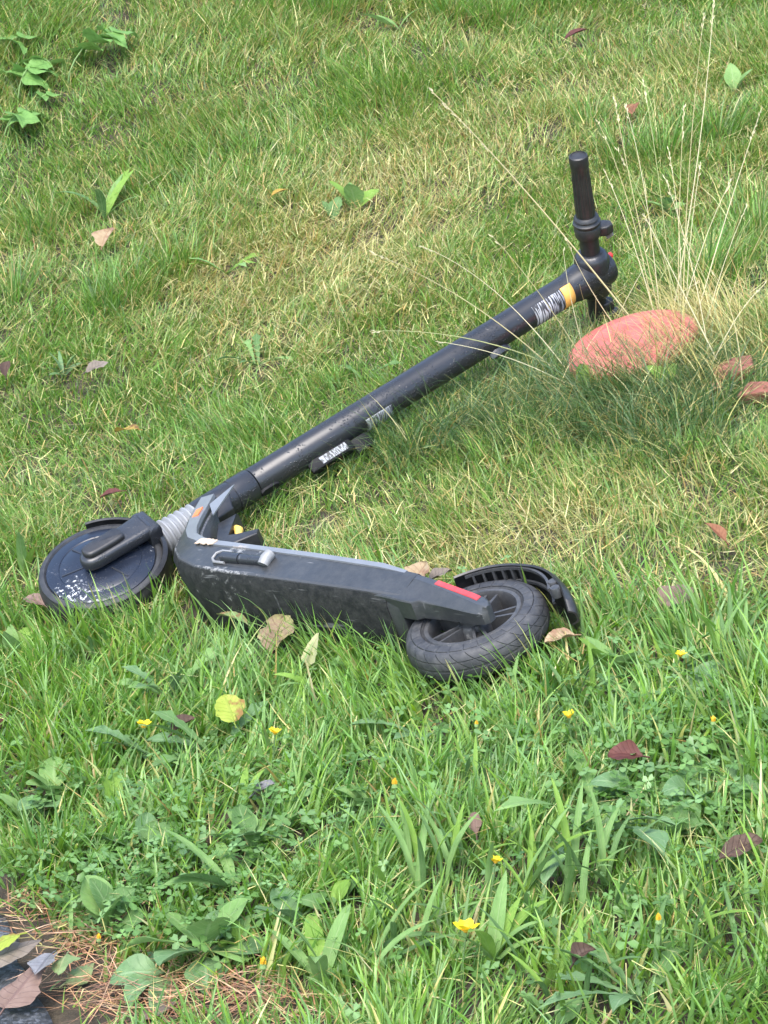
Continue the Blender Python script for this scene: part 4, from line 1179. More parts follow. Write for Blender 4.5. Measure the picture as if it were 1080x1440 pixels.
W_ = [
 # px, py, h, kind, materials, n, label, options
 (148, 300, 0.02, 'dandelion_smooth', ['palegreen', 'green', 'lime'], 6, 'tall pale green weed beside the tan leaf at the upper left', dict(pitch=(45, 80), scale=1.0)),
 (498, 288, 0.02, 'oval', ['lime', 'palegreen'], 4, 'bright two leaved seedling in the grass left of the grip', dict(pitch=(50, 85), scale=1.3)),
 (468, 300, 0.02, 'oval', ['green'], 2, 'small green seedling just left of the bright seedling', dict(pitch=(60, 85), scale=1.1)),
 (318, 378, 0.02, 'dandelion', ['lime', 'palegreen'], 6, 'yellow green dandelion rosette above the middle of the stem at left', dict(pitch=(25, 60), scale=0.75)),
 (362, 505, 0.02, 'dandelion', ['palegreen', 'green'], 6, 'pale green dandelion rosette left of the stem', dict(pitch=(20, 55), scale=0.65)),
 (90, 520, 0.02, 'yarrow', ['green', 'bluegreen'], 9, 'feathery green weed at the left above the ochre leaf', dict(pitch=(30, 80), scale=0.9)),
 (510, 525, 0.02, 'dandelion', ['green', 'bluegreen'], 5, 'small green rosette just above the middle of the stem', dict(pitch=(20, 50), scale=0.6)),
 (1034, 120, 0.02, 'oval', ['palegreen'], 2, 'single round bright leaf at the upper right edge', dict(pitch=(60, 80), scale=1.4)),
 (940, 290, 0.02, 'oval', ['palegreen', 'green'], 5, 'small leafy weed among tall dry stalks right of the grip', dict(pitch=(20, 70), scale=0.8)),
 (622, 610, 0.03, 'yarrow', ['bluegreen'], 8, 'feathery blue green weed below the stem', dict(pitch=(20, 60), scale=0.8)),
 (838, 590, 0.03, 'yarrow', ['bluegreen', 'green'], 10, 'blue green mossy weed in front of the red disc', dict(pitch=(10, 60), scale=0.8)),
 (20, 900, 0.03, 'oval', ['lime', 'palegreen'], 4, 'lime green leafy weed at the left edge by the front wheel', dict(pitch=(30, 80), scale=0.9)),
 (35, 800, 0.02, 'dandelion_smooth', ['lime', 'palegreen'], 3, 'upright narrow leaved weed at the left of the front wheel', dict(pitch=(65, 85), scale=0.8)),
 (118, 920, 0.03, 'ribwort', ['palegreen', 'green'], 4, 'upright strap leaved weed below the front wheel', dict(pitch=(60, 85), scale=0.7)),
 (238, 965, 0.03, 'dandelion', ['palegreen', 'bluegreen', 'green'], 6, 'grey green dandelion leaves below the gap between wheel and deck', dict(pitch=(25, 75), scale=0.75)),
 (455, 962, 0.03, 'dandelion_smooth', ['palegreen', 'lime'], 4, 'broad pale green leaf below the pale yellow leaf', dict(pitch=(40, 80), scale=0.6)),
 (215, 1050, 0.03, 'dandelion', ['bluegreen', 'palegreen'], 6, 'grey green rosette beside the yellow flower below the front wheel', dict(pitch=(15, 45), scale=0.8)),
 (305, 1050, 0.03, 'dandelion', ['bluegreen', 'green'], 6, 'blue green dandelion leaves below the yellow green fallen leaf', dict(pitch=(15, 50), scale=0.8)),
 (78, 1110, 0.03, 'plantain', ['bluegreen', 'palegreen'], 6, 'oval leaved plantain at the lower left edge', dict(pitch=(30, 75), scale=0.85)),
 (40, 1150, 0.02, 'oval', ['green', 'palegreen'], 5, 'low oval leaved weed at the left edge under the plantain', dict(pitch=(15, 60), scale=0.9)),
 (162, 1110, 0.03, 'oval', ['lime'], 1, 'single bright lime oval leaf right of the plantain', dict(pitch=(60, 70), scale=0.95, az0=100)),
 (345, 1130, 0.02, 'dandelion_smooth', ['lime'], 2, 'two lime green pointed leaves standing upright below the deck', dict(pitch=(60, 80), scale=0.55, az0=60, spread=60)),
 (352, 1185, 0.02, 'plantain', ['palegreen', 'green'], 5, 'broad oval plantain leaves under the upright lime leaves', dict(pitch=(30, 80), scale=0.8)),
 (428, 1185, 0.02, 'dandelion', ['bluegreen'], 4, 'blue green toothed leaves in the middle of the lower grass', dict(pitch=(15, 45), scale=0.7)),
 (200, 1190, 0.02, 'plantain', ['green', 'bluegreen'], 5, 'dark oval leaved plantain above the clover at lower left', dict(pitch=(20, 60), scale=0.8)),
 (470, 1262, 0.03, 'plantain', ['lime', 'green'], 4, 'plantain with one lime leaf at the lower middle', dict(pitch=(40, 85), scale=0.8)),
 (420, 1290, 0.02, 'plantain', ['bluegreen'], 3, 'dull blue green oval leaves at the lower middle left', dict(pitch=(35, 70), scale=0.8)),
 (285, 1330, 0.02, 'plantain', ['bluegreen', 'palegreen'], 7, 'large blue green plantain by the pine needles', dict(pitch=(15, 65), scale=1.15)),
 (245, 1368, 0.01, 'plantain', ['bluegreen'], 3, 'broad grey green leaves lying low over the needles', dict(pitch=(5, 25), scale=1.1, az0=200, spread=120)),
 (150, 1300, 0.02, 'plantain', ['green', 'palegreen'], 5, 'green plantain leaves over the needles at the lower left', dict(pitch=(40, 80), scale=0.95)),
 (110, 1290, 0.02, 'ribwort', ['palegreen', 'lime'], 3, 'strap leaved weed between the needles and the grass', dict(pitch=(40, 75), scale=0.8)),
 (335, 1320, 0.02, 'oval', ['lime', 'palegreen'], 5, 'small yellow green weed near a yellow bud at lower left', dict(pitch=(20, 70), scale=0.6)),
 (455, 1370, 0.02, 'dandelion_smooth', ['palegreen', 'lime'], 5, 'narrow bright leaves near the bottom edge left of the yellow flower', dict(pitch=(30, 75), scale=0.8)),
 (610, 1220, 0.03, 'ribwort', ['palegreen', 'lime', 'green'], 10, 'leafy upright tuft left of the yellow flower at lower middle', dict(pitch=(50, 85), scale=1.0)),
 (670, 1090, 0.03, 'ribwort', ['lime', 'green'], 7, 'yellow green upright leaf tuft in the middle of the lower grass', dict(pitch=(55, 85), scale=0.7)),
 (760, 1230, 0.03, 'ribwort', ['lime', 'palegreen'], 10, 'bright upright leaf tuft right of the yellow flower at lower middle', dict(pitch=(55, 88), scale=1.0)),
 (840, 1230, 0.03, 'ribwort', ['palegreen', 'green'], 9, 'upright leaf tuft below the clover patch', dict(pitch=(50, 85), scale=1.0)),
 (840, 1150, 0.03, 'dandelion', ['bluegreen', 'palegreen'], 6, 'big pale dandelion leaves left of the clover patch', dict(pitch=(20, 50), scale=1.1)),
 (985, 1100, 0.03, 'plantain', ['bluegreen', 'green'], 6, 'plantain among the clover at the right edge', dict(pitch=(20, 65), scale=0.85)),
 (1060, 1130, 0.02, 'plantain', ['palegreen', 'bluegreen'], 5, 'oval leaved weed at the right edge below the plantain', dict(pitch=(30, 70), scale=0.8)),
 (945, 1170, 0.02, 'oval', ['green', 'palegreen'], 6, 'small oval leaves beside the clover patch', dict(pitch=(20, 70), scale=0.9)),
 (905, 1115, 0.02, 'plantain', ['bluegreen', 'palegreen'], 4, 'broad grey leaves right of the dark red curled leaf', dict(pitch=(10, 50), scale=0.9)),
 (860, 930, 0.03, 'oval', ['lime', 'palegreen'], 4, 'upright bright leaf in the grass right of the rear wheel', dict(pitch=(55, 85), scale=1.1)),
 (935, 935, 0.03, 'dandelion', ['palegreen', 'green'], 5, 'pale leafy weed at the right below the reddish round leaf', dict(pitch=(20, 60), scale=0.8)),
 (1030, 910, 0.03, 'ribwort', ['palegreen', 'lime', 'green'], 9, 'strap leaved tuft at the right edge level with the rear wheel', dict(pitch=(50, 85), scale=0.95)),
 (975, 975, 0.03, 'plantain', ['bluegreen', 'green'], 4, 'oval leaves between the strap leaved tuft and the clover', dict(pitch=(20, 60), scale=0.8)),
 (700, 985, 0.03, 'ribwort', ['lime', 'palegreen'], 7, 'upright grass like weed just below the rear wheel', dict(pitch=(60, 88), scale=0.7)),
 (820, 985, 0.03, 'ribwort', ['lime', 'green'], 7, 'bright strap leaves behind the yellow flower below the rear wheel', dict(pitch=(55, 85), scale=0.8)),
 (905, 1400, 0.02, 'dandelion', ['bluegreen', 'green'], 5, 'toothed blue green leaves near the bottom right', dict(pitch=(25, 60), scale=0.8)),
 (990, 1330, 0.02, 'ribwort', ['green', 'palegreen', 'lime'], 8, 'tall strap leaved tuft near the lower right corner', dict(pitch=(50, 85), scale=1.0)),
 (790, 1400, 0.02, 'ribwort', ['lime', 'green'], 8, 'strap leaved tuft at the bottom edge beside the curled leaf', dict(pitch=(50, 85), scale=0.9)),
 (780, 1425, 0.03, 'plantain', ['palegreen'], 2, 'pale round leaf cut by the bottom edge of the picture', dict(pitch=(50, 75), scale=0.8)),
 (690, 1345, 0.02, 'dandelion_smooth', ['lime', 'palegreen'], 6, 'yellow green leafy weed right of the largest yellow flower', dict(pitch=(40, 80), scale=0.7)),
 (560, 1330, 0.02, 'ribwort', ['palegreen', 'green'], 8, 'pale strap leaves left of the largest yellow flower', dict(pitch=(40, 80), scale=1.0)),
 (595, 1030, 0.02, 'dandelion', ['bluegreen', 'green'], 5, 'low toothed leaves below the rear wheel at left', dict(pitch=(15, 45), scale=0.7)),
 (520, 1130, 0.02, 'plantain', ['palegreen', 'bluegreen'], 4, 'round pale leaves near the yellow bud in the middle', dict(pitch=(20, 60), scale=0.7)),
 (325, 1235, 0.02, 'dandelion_smooth', ['palegreen', 'green'], 4, 'long pale leaf bending over the dark weeds at lower left', dict(pitch=(15, 45), scale=0.8)),
 (560, 28, 0.03, 'dandelion_smooth', ['palegreen'], 3, 'pale leaves in the grass at the top edge near the middle', dict(pitch=(30, 70), scale=0.9)),
 (828, 525, 0.05, 'plantain', ['lime', 'palegreen'], 2, 'pale lime leaf leaning on the left rim of the red disc', dict(pitch=(55, 80), scale=0.75, az0=100, spread=50)),
 (942, 522, 0.05, 'plantain', ['lime', 'palegreen'], 3, 'bright lime leaf bent in front of the red disc', dict(pitch=(45, 80), scale=0.7, az0=120, spread=120)),
]
for i, (px, py, h, kind, mats, n, label, kw) in enumerate(W_):
    rosette(px, py, h, kind, mats, n, label, name={'dandelion': 'dandelion_plant', 'dandelion_smooth': 'leafy_weed', 'plantain': 'plantain_plant', 'ribwort': 'ribwort_plant', 'oval': 'leafy_weed', 'yarrow': 'feathery_weed'}[kind], seed=i + 1, **kw)

# nettle like plants climbing in at the top left
def nettle(px, py, hgt, az, lean, pairs, label, seed, scale=1.0):
    scale *= 1.25
    rnd = random.Random(seed)
    p = at(px, py, 0.0)
    root = empty('bramble_shoot', Matrix.Translation(p)); tag(root, label, 'weed', 'fresh leafy shoots at the top left')
    d = Vector((math.cos(R(az)), math.sin(R(az)), 0))
    pts = [d * (lean * (t ** 1.6)) + Vector((0, 0, hgt * (1 - (1 - t) ** 1.7))) for t in np.linspace(0, 1, 7)]
    m_ = MB(); m_.tube(pts, [0.0022 - 0.0002 * i for i in range(7)], 6); m_.build('stem', LM['palegreen'], root, Matrix.Identity(4))
    for k in range(pairs):
        t = 0.45 + 0.55 * (k + 0.5) / pairs
        i = min(5, int(t * 6)); q = pts[i] + (pts[i + 1] - pts[i]) * (t * 6 - i)
        for sgn in (-1, 1):
            o = bpy.data.objects.new('leaf', with_mat(weed_leaf('nettle', rnd.randrange(4)), 'nettle')); C.objects.link(o); o.parent = root
            o.matrix_local = frame(q, R(az + sgn * 75 + rnd.uniform(-25, 25)), R(rnd.uniform(-15, 25)), rnd.uniform(-0.5, 0.5), scale * rnd.uniform(0.8, 1.15))
    o = bpy.data.objects.new('leaf', with_mat(weed_leaf('nettle', 1), 'nettle')); C.objects.link(o); o.parent = root
    o.matrix_local = frame(pts[-1], R(az), R(5), 0.2, scale)
nettle(95, 120, 0.115, 40, 0.13, 4, 'fresh green shoot with lobed leaves rising towards the top left', 1, 1.15)
nettle(80, 120, 0.06, 160, 0.03, 1, 'short two leaved shoot below the longest shoot at top left', 2)
nettle(25, 150, 0.085, 60, 0.05, 2, 'leafy shoot at the left edge near the top', 3, 1.1)
nettle(48, 165, 0.05, 20, 0.03, 1, 'small yellow green shoot right of the leafy shoot at the left edge', 4, 0.7)
nettle(5, 205, 0.07, 30, 0.04, 2, 'lowest leafy shoot cut by the left edge', 5, 1.1)
nettle(4, 95, 0.07, 30, 0.04, 1, 'topmost leafy shoot cut by the left edge', 6, 1.0)

# yarrow fronds in front of the deck
def frond(px, py, L_, az, pitch, label, seed):
    rnd = random.Random(seed)
    vs, fs = [], []
    def quad(a, b, wd):
        a = Vector(a); b = Vector(b); d = (b - a); nrm = d.cross(Vector((0, 0, 1)))
        if nrm.length < 1e-6: nrm = Vector((1, 0, 0))
        nrm = nrm.normalized() * wd
        i = len(vs); vs.extend([tuple(a - nrm), tuple(a + nrm), tuple(b + nrm * 0.25), tuple(b - nrm * 0.25)]); fs.append((i, i + 1, i + 2, i + 3))
    def P(t): return Vector((L_ * math.cos(0.9 * t) * t, 0, -L_ * 0.35 * t * t))
    N = 22
    for k in range(N): quad(P(k / N), P((k + 1) / N), 0.0009)
    for k in range(3, N):
        t = k / N
        ln = 0.016 * max(0, math.sin(math.pi * min(1, t * 0.85 + 0.15))) ** 0.8
        for s_ in (-1, 1):
            a = P(t); b = a + Vector((ln * 0.45, s_ * ln, rnd.uniform(-0.001, 0.003)))
            quad(a, b, 0.0011)
            for f_ in (0.45, 0.75):
                c_ = a + (b - a) * f_
                quad(c_, c_ + Vector((ln * 0.3, s_ * ln * 0.12, 0.001)), 0.0008)
                quad(c_, c_ + Vector((ln * 0.05, s_ * ln * 0.3, -0.001)), 0.0008)
    me = bpy.data.meshes.new('yarrow_frond'); me.from_pydata(vs, [], fs); me.uv_layers.new(name='UVMap'); me.materials.append(LM['green'])
    o = bpy.data.objects.new('yarrow_frond', me); C.objects.link(o)
    p = at(px, py, 0.0); o.matrix_world = frame(p, R(az), R(pitch), 0.1, 1.0)
    tag(o, label, 'weed', 'feathery fronds in front of the deck')
frond(505, 935, 0.085, 100, 70, 'upright feathery frond in front of the deck', 1)
frond(535, 935, 0.080, 150, 60, 'feathery frond curving left below the rear of the deck', 2)
frond(556, 938, 0.085, 170, 62, 'feathery frond curling beside the rear tyre', 3)
frond(480, 940, 0.070, 60, 55, 'low feathery frond below the middle of the deck', 4)
frond(575, 940, 0.070, 200, 50, 'short feathery frond tucked against the rear tyre', 5)
# pale blade tip resting on the deck
me = leaf_mesh('grass_leaf', 0.085, 0.010, 'lance', droop=0.1, fold=0.3, seed=3); me.materials.append(LM['bluegreen'])
o = bpy.data.objects.new('grass_leaf', me); C.objects.link(o); p = at(505, 930, 0.0); o.matrix_world = frame(p, R(120), R(72), 0.6)
tag(o, 'wide blue grey grass leaf standing against the deck', 'grass leaf')

# ------------------------------------------------------------------ yellow flowers
PETAL = leaf_mesh('petal', 0.0085, 0.0065, 'round', droop=-0.5, fold=0.2, seed=4, n=5, m=2); PETAL.materials.append(LM['petal'])
BUDM = leaf_mesh('petal', 0.008, 0.004, 'oval', droop=-0.2, fold=0.4, seed=5, n=5, m=2); BUDM.materials.append(LM['bud'])
def flower(px, py, h, label, kind='open', scale=1.0, seed=0):
    rnd = random.Random(seed)
    top = at(px, py, h)
    base = Vector((top.x + rnd.uniform(-0.012, 0.012), top.y + rnd.uniform(-0.012, 0.012), 0)); base.z = gz1(base.x, base.y)
    scale *= 1.5
    root = empty('yellow_flower', Matrix.Translation(base)); tag(root, label, 'flower', 'yellow flowers in the lower grass'); PRESS.append((top.x, top.y - 0.01, 0.03))
    tp = top - base
    m_ = MB(); m_.tube([(0, 0, 0), tp * 0.5 + Vector((rnd.uniform(-0.004, 0.004), rnd.uniform(-0.004, 0.004), 0)), tp], [0.0010, 0.0009, 0.0008], 5)
    m_.build('stem', LM['green'], root, Matrix.Identity(4))
    m_ = MB(); m_.lathe([(0.0, -0.001), (0.0018 * scale, -0.001), (0.0026 * scale, 0.001), (0.0018 * scale, 0.003 * scale), (0, 0.0036 * scale)], n=8, c=tuple(tp))
    m_.build('centre', LM['bud'] if kind == 'open' else LM['palegreen'], root, Matrix.Identity(4))
    n = 6 if kind == 'open' else 4
    for k in range(n):
        o = bpy.data.objects.new('petal', PETAL if kind == 'open' else BUDM); C.objects.link(o); o.parent = root
        o.matrix_local = frame(tp, R(360 * k / n + rnd.uniform(-12, 12)), R(rnd.uniform(8, 30) if kind == 'open' else rnd.uniform(60, 80)), 0, scale * rnd.uniform(0.9, 1.1))
for i, a in enumerate([
 (202, 1022, 0.065, 'yellow flower beside a dark curled leaf below the front wheel', 'open', 1.0),
 (387, 1031, 0.065, 'yellow flower below the pale fan shaped leaf', 'open', 0.8),
 (555, 1108, 0.060, 'pale yellow bud in the middle of the lower grass', 'bud', 1.0),
 (697, 1212, 0.070, 'yellow half open flower between two upright leaf tufts', 'open', 0.75),
 (656, 1309, 0.060, 'largest yellow flower, fully open near the bottom', 'open', 1.25),
 (800, 1008, 0.065, 'yellow flower in the grass below the rear wheel', 'open', 0.8),
 (926, 1299, 0.050, 'small orange yellow bud at the lower right', 'bud', 0.9),
 (1003, 1019, 0.055, 'orange bud near the right edge above the clover', 'bud', 0.9),
 (957, 922, 0.055, 'small yellow flower right of the rear wheel among broad leaves', 'open', 0.7),
 (370, 1362, 0.040, 'yellow green bud near the needles at the bottom left', 'bud', 1.1),
 (670, 1022, 0.050, 'tiny orange bud below the rear tyre', 'bud', 0.7),
 (139, 1324, 0.020, 'yellow bud lying over the pine needles', 'bud', 0.8)]):
    flower(a[0], a[1], a[2], a[3], a[4], a[5], seed=i)

# ------------------------------------------------------------------ red flying disc and broken tiles
def bank_matrix(p, yaw=0.0, extra=(0.0, 0.0)):
    n_ = Vector((-GA - extra[0], -GB - extra[1], 1)).normalized()
    x_ = Vector((math.cos(yaw), math.sin(yaw), 0)); x_ = (x_ - n_ * x_.dot(n_)).normalized()
    y_ = n_.cross(x_)
    m = Matrix((x_, y_, n_)).transposed().to_4x4(); m.translation = p
    return m
def disc_mat():
    m, nt, b = base_mat('faded_red_plastic')
    c = mixc(nt, ramp(nt, noise(nt, 7, 3, 0.5), [(0.3, (0, 0, 0)), (0.7, (1, 1, 1))]), (0.46, 0.105, 0.088), (0.51, 0.145, 0.122))
    c = mixc(nt, ramp(nt, noise(nt, 22, 6, 0.7), [(0.60, (0, 0, 0)), (0.80, (0.35, 0.35, 0.35))]), c, (0.26, 0.12, 0.08))
    nt.links.new(c, b.inputs['Base Color'])
    b.inputs['Roughness'].default_value = 0.5
    return m
M['disc'] = disc_mat()
def tile_mat():
    m, nt, b = base_mat('terracotta')
    c = ramp(nt, noise(nt, 40, 6, 0.7), [(0.3, (0.17, 0.06, 0.042)), (0.6, (0.27, 0.10, 0.07)), (0.8, (0.33, 0.17, 0.12))])
    nt.links.new(c, b.inputs['Base Color']); b.inputs['Roughness'].default_value = 0.85
    bump(nt, b, noise(nt, 120, 5, 0.7), 0.7, 0.003)
    return m
M['tile'] = tile_mat()
p = at(887, 478, 0.046)
mb = MB()
mb.lathe([(0.0, 0.0060), (0.03, 0.0058), (0.066, 0.0048), (0.069, 0.0062), (0.073, 0.0062), (0.076, 0.0040), (0.090, 0.0030), (0.103, -0.0002), (0.1085, -0.006), (0.1105, -0.014), (0.1095, -0.020), (0.1065, -0.020), (0.1055, -0.012), (0.099, -0.004), (0.06, 0.0010), (0.0, 0.0020)], n=72)
disc = mb.build('flying_disc', M['disc'])
disc.matrix_world = bank_matrix(p, 0.4, (0.03, 0.06))
tag(disc, 'faded red plastic disc half hidden in grass below the handlebar', 'disc')
def shard(px, py, h, poly, th, yaw, tilt, label, seed):
    rnd = random.Random(seed)
    m_ = MB()
    pl = []
    for i, (x, y) in enumerate(poly):
        x2, y2 = poly[(i + 1) % len(poly)]
        for k in range(3):
            t = k / 3
            pl.append((x + (x2 - x) * t + rnd.uniform(-0.0015, 0.0015), y + (y2 - y) * t + rnd.uniform(-0.0015, 0.0015)))
    m_.prism(pl, -th, 0, 0.002)
    o = m_.build('broken_tile', M['tile']); o.matrix_world = bank_matrix(at(px, py, h), yaw, tilt)
    tag(o, label, 'tile', 'broken tiles in the dry grass')
shard(1030, 514, 0.034, [(-0.03, -0.022), (0.026, -0.026), (0.034, 0.012), (0.0, 0.028), (-0.032, 0.014)], 0.018, 0.2, (0.05, 0.1), 'broken red tile in dry grass right of the red disc', 1)
shard(1058, 545, 0.031, [(-0.024, -0.014), (0.024, -0.016), (0.028, 0.008), (-0.006, 0.018)], 0.02, -0.2, (0.05, 0.25), 'smaller broken orange tile below the other at the right edge', 2)
shard(1005, 540, 0.024, [(-0.012, -0.014), (0.012, -0.010), (0.010, 0.014), (-0.010, 0.012)], 0.016, 0.5, (0.0, 0.2), 'narrow red tile chip left of the broken tiles', 3)

# ------------------------------------------------------------------ grass, thatch, clover, needles
dg = bpy.context.evaluated_depsgraph_get()
def world_tris(objs):
    vs, fs = [], []
    for o in objs:
        if o.type != 'MESH': continue
        mw = o.matrix_world; b0 = len(vs)
        vs += [mw @ v.co for v in o.data.vertices]
        fs += [[b0 + i for i in p.vertices] for p in o.data.polygons]
    return vs, fs
dg.update()
bpy.context.view_layer.update()
BV = BVHTree.FromPolygons(*world_tris(list(scoot.children_recursive)))
BVD = BVHTree.FromPolygons(*world_tris([disc]))

def blades(name, root, hgt, wid, az, lean, bend, twist, col, tipcol, seg, mat, crease=0.0, kind_cut=True):
    """curved tapering blades; every array has one entry per blade"""
    N = len(root)
    ts = np.linspace(0, 1, seg + 1)
    P = np.zeros((N, seg + 1, 3)); P[:, 0] = root
    d = np.c_[np.cos(az), np.sin(az)]
    for i in range(seg):
        a = lean + bend * (ts[i] + 0.5 / seg)
        P[:, i + 1, :2] = P[:, i, :2] + d * (np.sin(a) * hgt / seg)[:, None]
        P[:, i + 1, 2] = P[:, i, 2] + np.cos(a) * hgt / seg
    if kind_cut:
        # blades that would pierce the scooter or the disc are left out
        lo = root.min(0); keep = np.ones(N, bool)
        px, py, _ = topix(root)
        cand = np.where((px > 20) & (px < 1010) & (py > 330) & (py < 1080))[0]
        for i in cand:
            for k in range(seg):
                a = Vector(P[i, k]); b = Vector(P[i, k + 1]); dv = b - a; L_ = dv.length
                if L_ < 1e-6: continue
                if BV.ray_cast(a, dv, L_ * 1.02)[0] is not None or (k < 1 and BVD.ray_cast(a, dv, L_)[0] is not None):
                    keep[i] = False; break
            if keep[i] and BV.ray_cast(Vector(P[i, 0]) , Vector((0, 0, 1)), 0.022)[0] is not None: keep[i] = False
        P = P[keep]; wid = wid[keep]; az = az[keep]; twist = twist[keep]; col = col[keep]; tipcol = tipcol[keep]; N = len(P)
    side = np.stack([-np.sin(az + twist), np.cos(az + twist), np.zeros(N)], 1)
    prof = np.clip(1 - ts ** 2.2, 0, 1) ** 0.8 * (0.72 + 0.28 * np.sin(np.pi * np.minimum(1, ts * 1.6 + 0.15)))
    m = 3 if crease else 2
    nv = m * seg + 1
    V = np.zeros((N, nv, 3)); Cc = np.zeros((N, nv, 3))
    for i in range(seg):
        hw = (wid * prof[i] / 2)[:, None]
        V[:, m * i] = P[:, i] - side * hw; V[:, m * i + m - 1] = P[:, i] + side * hw
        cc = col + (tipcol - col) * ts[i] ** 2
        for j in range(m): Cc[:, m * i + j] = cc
        if crease:
            nrm = np.cross(side, P[:, i + 1] - P[:, i]); nrm /= np.linalg.norm(nrm, axis=1)[:, None] + 1e-9
            V[:, m * i + 1] = P[:, i] + nrm * hw * 2 * crease
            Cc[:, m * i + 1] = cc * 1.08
    V[:, m * seg] = P[:, seg]; Cc[:, m * seg] = tipcol
    b = np.arange(N) * nv
    qs_, ts_ = [], []
    for j in range(m - 1):
        for i in range(seg - 1):
            o = m * i + j
            qs_.append(np.stack([b + o, b + o + 1, b + o + m + 1, b + o + m], 1))
        o = m * (seg - 1) + j
        ts_.append(np.stack([b + o, b + o + 1, b + m * seg], 1))
    return mesh_np(name, V.reshape(-1, 3), np.concatenate(qs_) if qs_ else np.zeros((0, 4), int), np.concatenate(ts_), Cc.reshape(-1, 3), mat)

def gpt(px, py): 
    p = at(px, py); return np.array([p.x, p.y])
# lush strip towards the road: everything on the near side of this line
LA, LB = gpt(0, 850), gpt(1080, 868)
def lush(x, y):
    t = LB - LA; n_ = np.array([t[1], -t[0]]) / np.linalg.norm(t)
    if n_[1] > 0: n_ = -n_
    s = (x - LA[0]) * n_[0] + (y - LA[1]) * n_[1] + 0.12 * (fbm(x, y, 5, 40) - 0.5)
    return np.clip((s + 0.05) / 0.16, 0, 1)
DRY = [(440, 335, 0.34, 0.20, 1.0), (590, 370, 0.30, 0.2, 0.6), (300, 430, 0.30, 0.2, 0.6), (370, 520, 0.2, 0.14, 0.7), (700, 720, 0.22, 0.10, 0.8), (850, 745, 0.25, 0.10, 0.7), (690, 790, 0.2, 0.08, 0.9),
       (960, 520, 0.25, 0.16, 0.55), (880, 130, 0.5, 0.2, 0.8), (300, 180, 0.4, 0.16, 0.4), (650, 200, 0.4, 0.2, 0.5), (520, 30, 0.3, 0.2, 0.5), (240, 20, 0.3, 0.25, 0.6), (560, 250, 0.4, 0.2, 0.4), (450, 760, 0.2, 0.1, 0.4), (1050, 800, 0.2, 0.1, 0.6), (1000, 300, 0.3, 0.2, 0.6)]
DRYP = [(gpt(a, b), rx, ry, s) for a, b, rx, ry, s in DRY]
GREENP = [(gpt(a, b), rx, ry) for a, b, rx, ry in [(100, 180, 0.4, 0.3), (60, 600, 0.35, 0.3), (330, 640, 0.25, 0.12), (860, 640, 0.35, 0.15), (640, 560, 0.2, 0.12), (440, 560, 0.3, 0.12), (760, 330, 0.25, 0.18), (500, 130, 0.3, 0.2)]]
def dryness(x, y):
    d = 0.10 + 0.55 * np.clip(fbm(x, y, 3.2, 50) * 2.2 - 0.85, 0, 1) * 0.8
    for p, rx, ry, s in DRYP:
        d = d + s * 0.55 * np.exp(-(((x - p[0]) / rx) ** 2 + ((y - p[1]) / (ry * 1.6)) ** 2) * 2)
    for p, rx, ry in GREENP:
        d = d * (1 - 0.75 * np.exp(-(((x - p[0]) / rx) ** 2 + ((y - p[1]) / (ry * 1.6)) ** 2) * 1.6))
    return np.clip(d, 0, 1) * (1 - 0.9 * lush(x, y))

def scatter(n_per_m2, x0=-1.75, x1=1.75, y0=1.75, y1=6.6, thin=0.50):
    """roots all over the bank, thinner outside the photograph's field"""
    N = int(n_per_m2 * (x1 - x0) * (y1 - y0))
    x = RNG.uniform(x0, x1, N); y = RNG.uniform(y0, y1, N); z = gz(x, y)
    px, py, dd = topix(np.c_[x, y, z])
    out = np.maximum(np.maximum(-px, px - 1080), np.maximum(-py, py - 1440)) / 300.0
    pr = np.where(out < 0.28, 1.0, np.clip(thin * (1.6 - out * 0.35), 0, thin))
    pr = np.where(out > 3.0, 0, pr)
    k = RNG.uniform(0, 1, N) < pr
    k &= road_dist(x, y) > 0.005
    return x[k], y[k], z[k]

def pick(cols, n, w=None):
    c = np.array(cols)[RNG.choice(len(cols), n, p=w)]
    return c * RNG.uniform(0.60, 1.42, (n, 1)) * RNG.uniform(0.93, 1.07, (n, 3)) * np.array([0.97, 1.02, 0.84])

GREEN = [(0.088, 0.190, 0.032), (0.128, 0.250, 0.048), (0.185, 0.320, 0.080), (0.100, 0.205, 0.060), (0.205, 0.305, 0.072)]
LUSH = [(0.090, 0.190, 0.030), (0.145, 0.275, 0.046), (0.210, 0.355, 0.070), (0.105, 0.215, 0.064), (0.175, 0.305, 0.100), (0.240, 0.365, 0.062), (0.24, 0.37, 0.14)]
STRAW = [(0.42, 0.36, 0.16), (0.50, 0.43, 0.21), (0.36, 0.32, 0.13), (0.55, 0.48, 0.28), (0.38, 0.25, 0.11)]

def tufted(density, per, spread):
    """tuft centres, then blades round each; returns root arrays and outward direction"""
    cx, cy, cz = scatter(density / per)
    n = len(cx)
    k = RNG.poisson(per, n)
    idx = np.repeat(np.arange(n), k)
    dx = RNG.normal(0, spread, len(idx)); dy = RNG.normal(0, spread, len(idx))
    x = cx[idx] + dx; y = cy[idx] + dy
    ang = np.arctan2(dy, dx) + RNG.normal(0, 0.7, len(idx))
    tl = RNG.uniform(0, 2 * np.pi, n)[idx]
    trnd = RNG.uniform(0, 1, n)[idx]
    mixd = RNG.uniform(0, 1, len(idx)) < 0.35
    fl = (fbm(cx, cy, 1.7, 90) * 4 * np.pi)[idx]
    ang = np.where(mixd, tl + RNG.normal(0, 0.5, len(idx)), ang)
    ang = np.where((RNG.uniform(0, 1, n) < 0.55)[idx] & (RNG.uniform(0, 1, len(idx)) < 0.7), fl + RNG.normal(0, 0.45, len(idx)), ang)
    ok = road_dist(x, y) > 0.0
    return x[ok], y[ok], ang[ok], trnd[ok], np.hypot(dx, dy)[ok] / spread

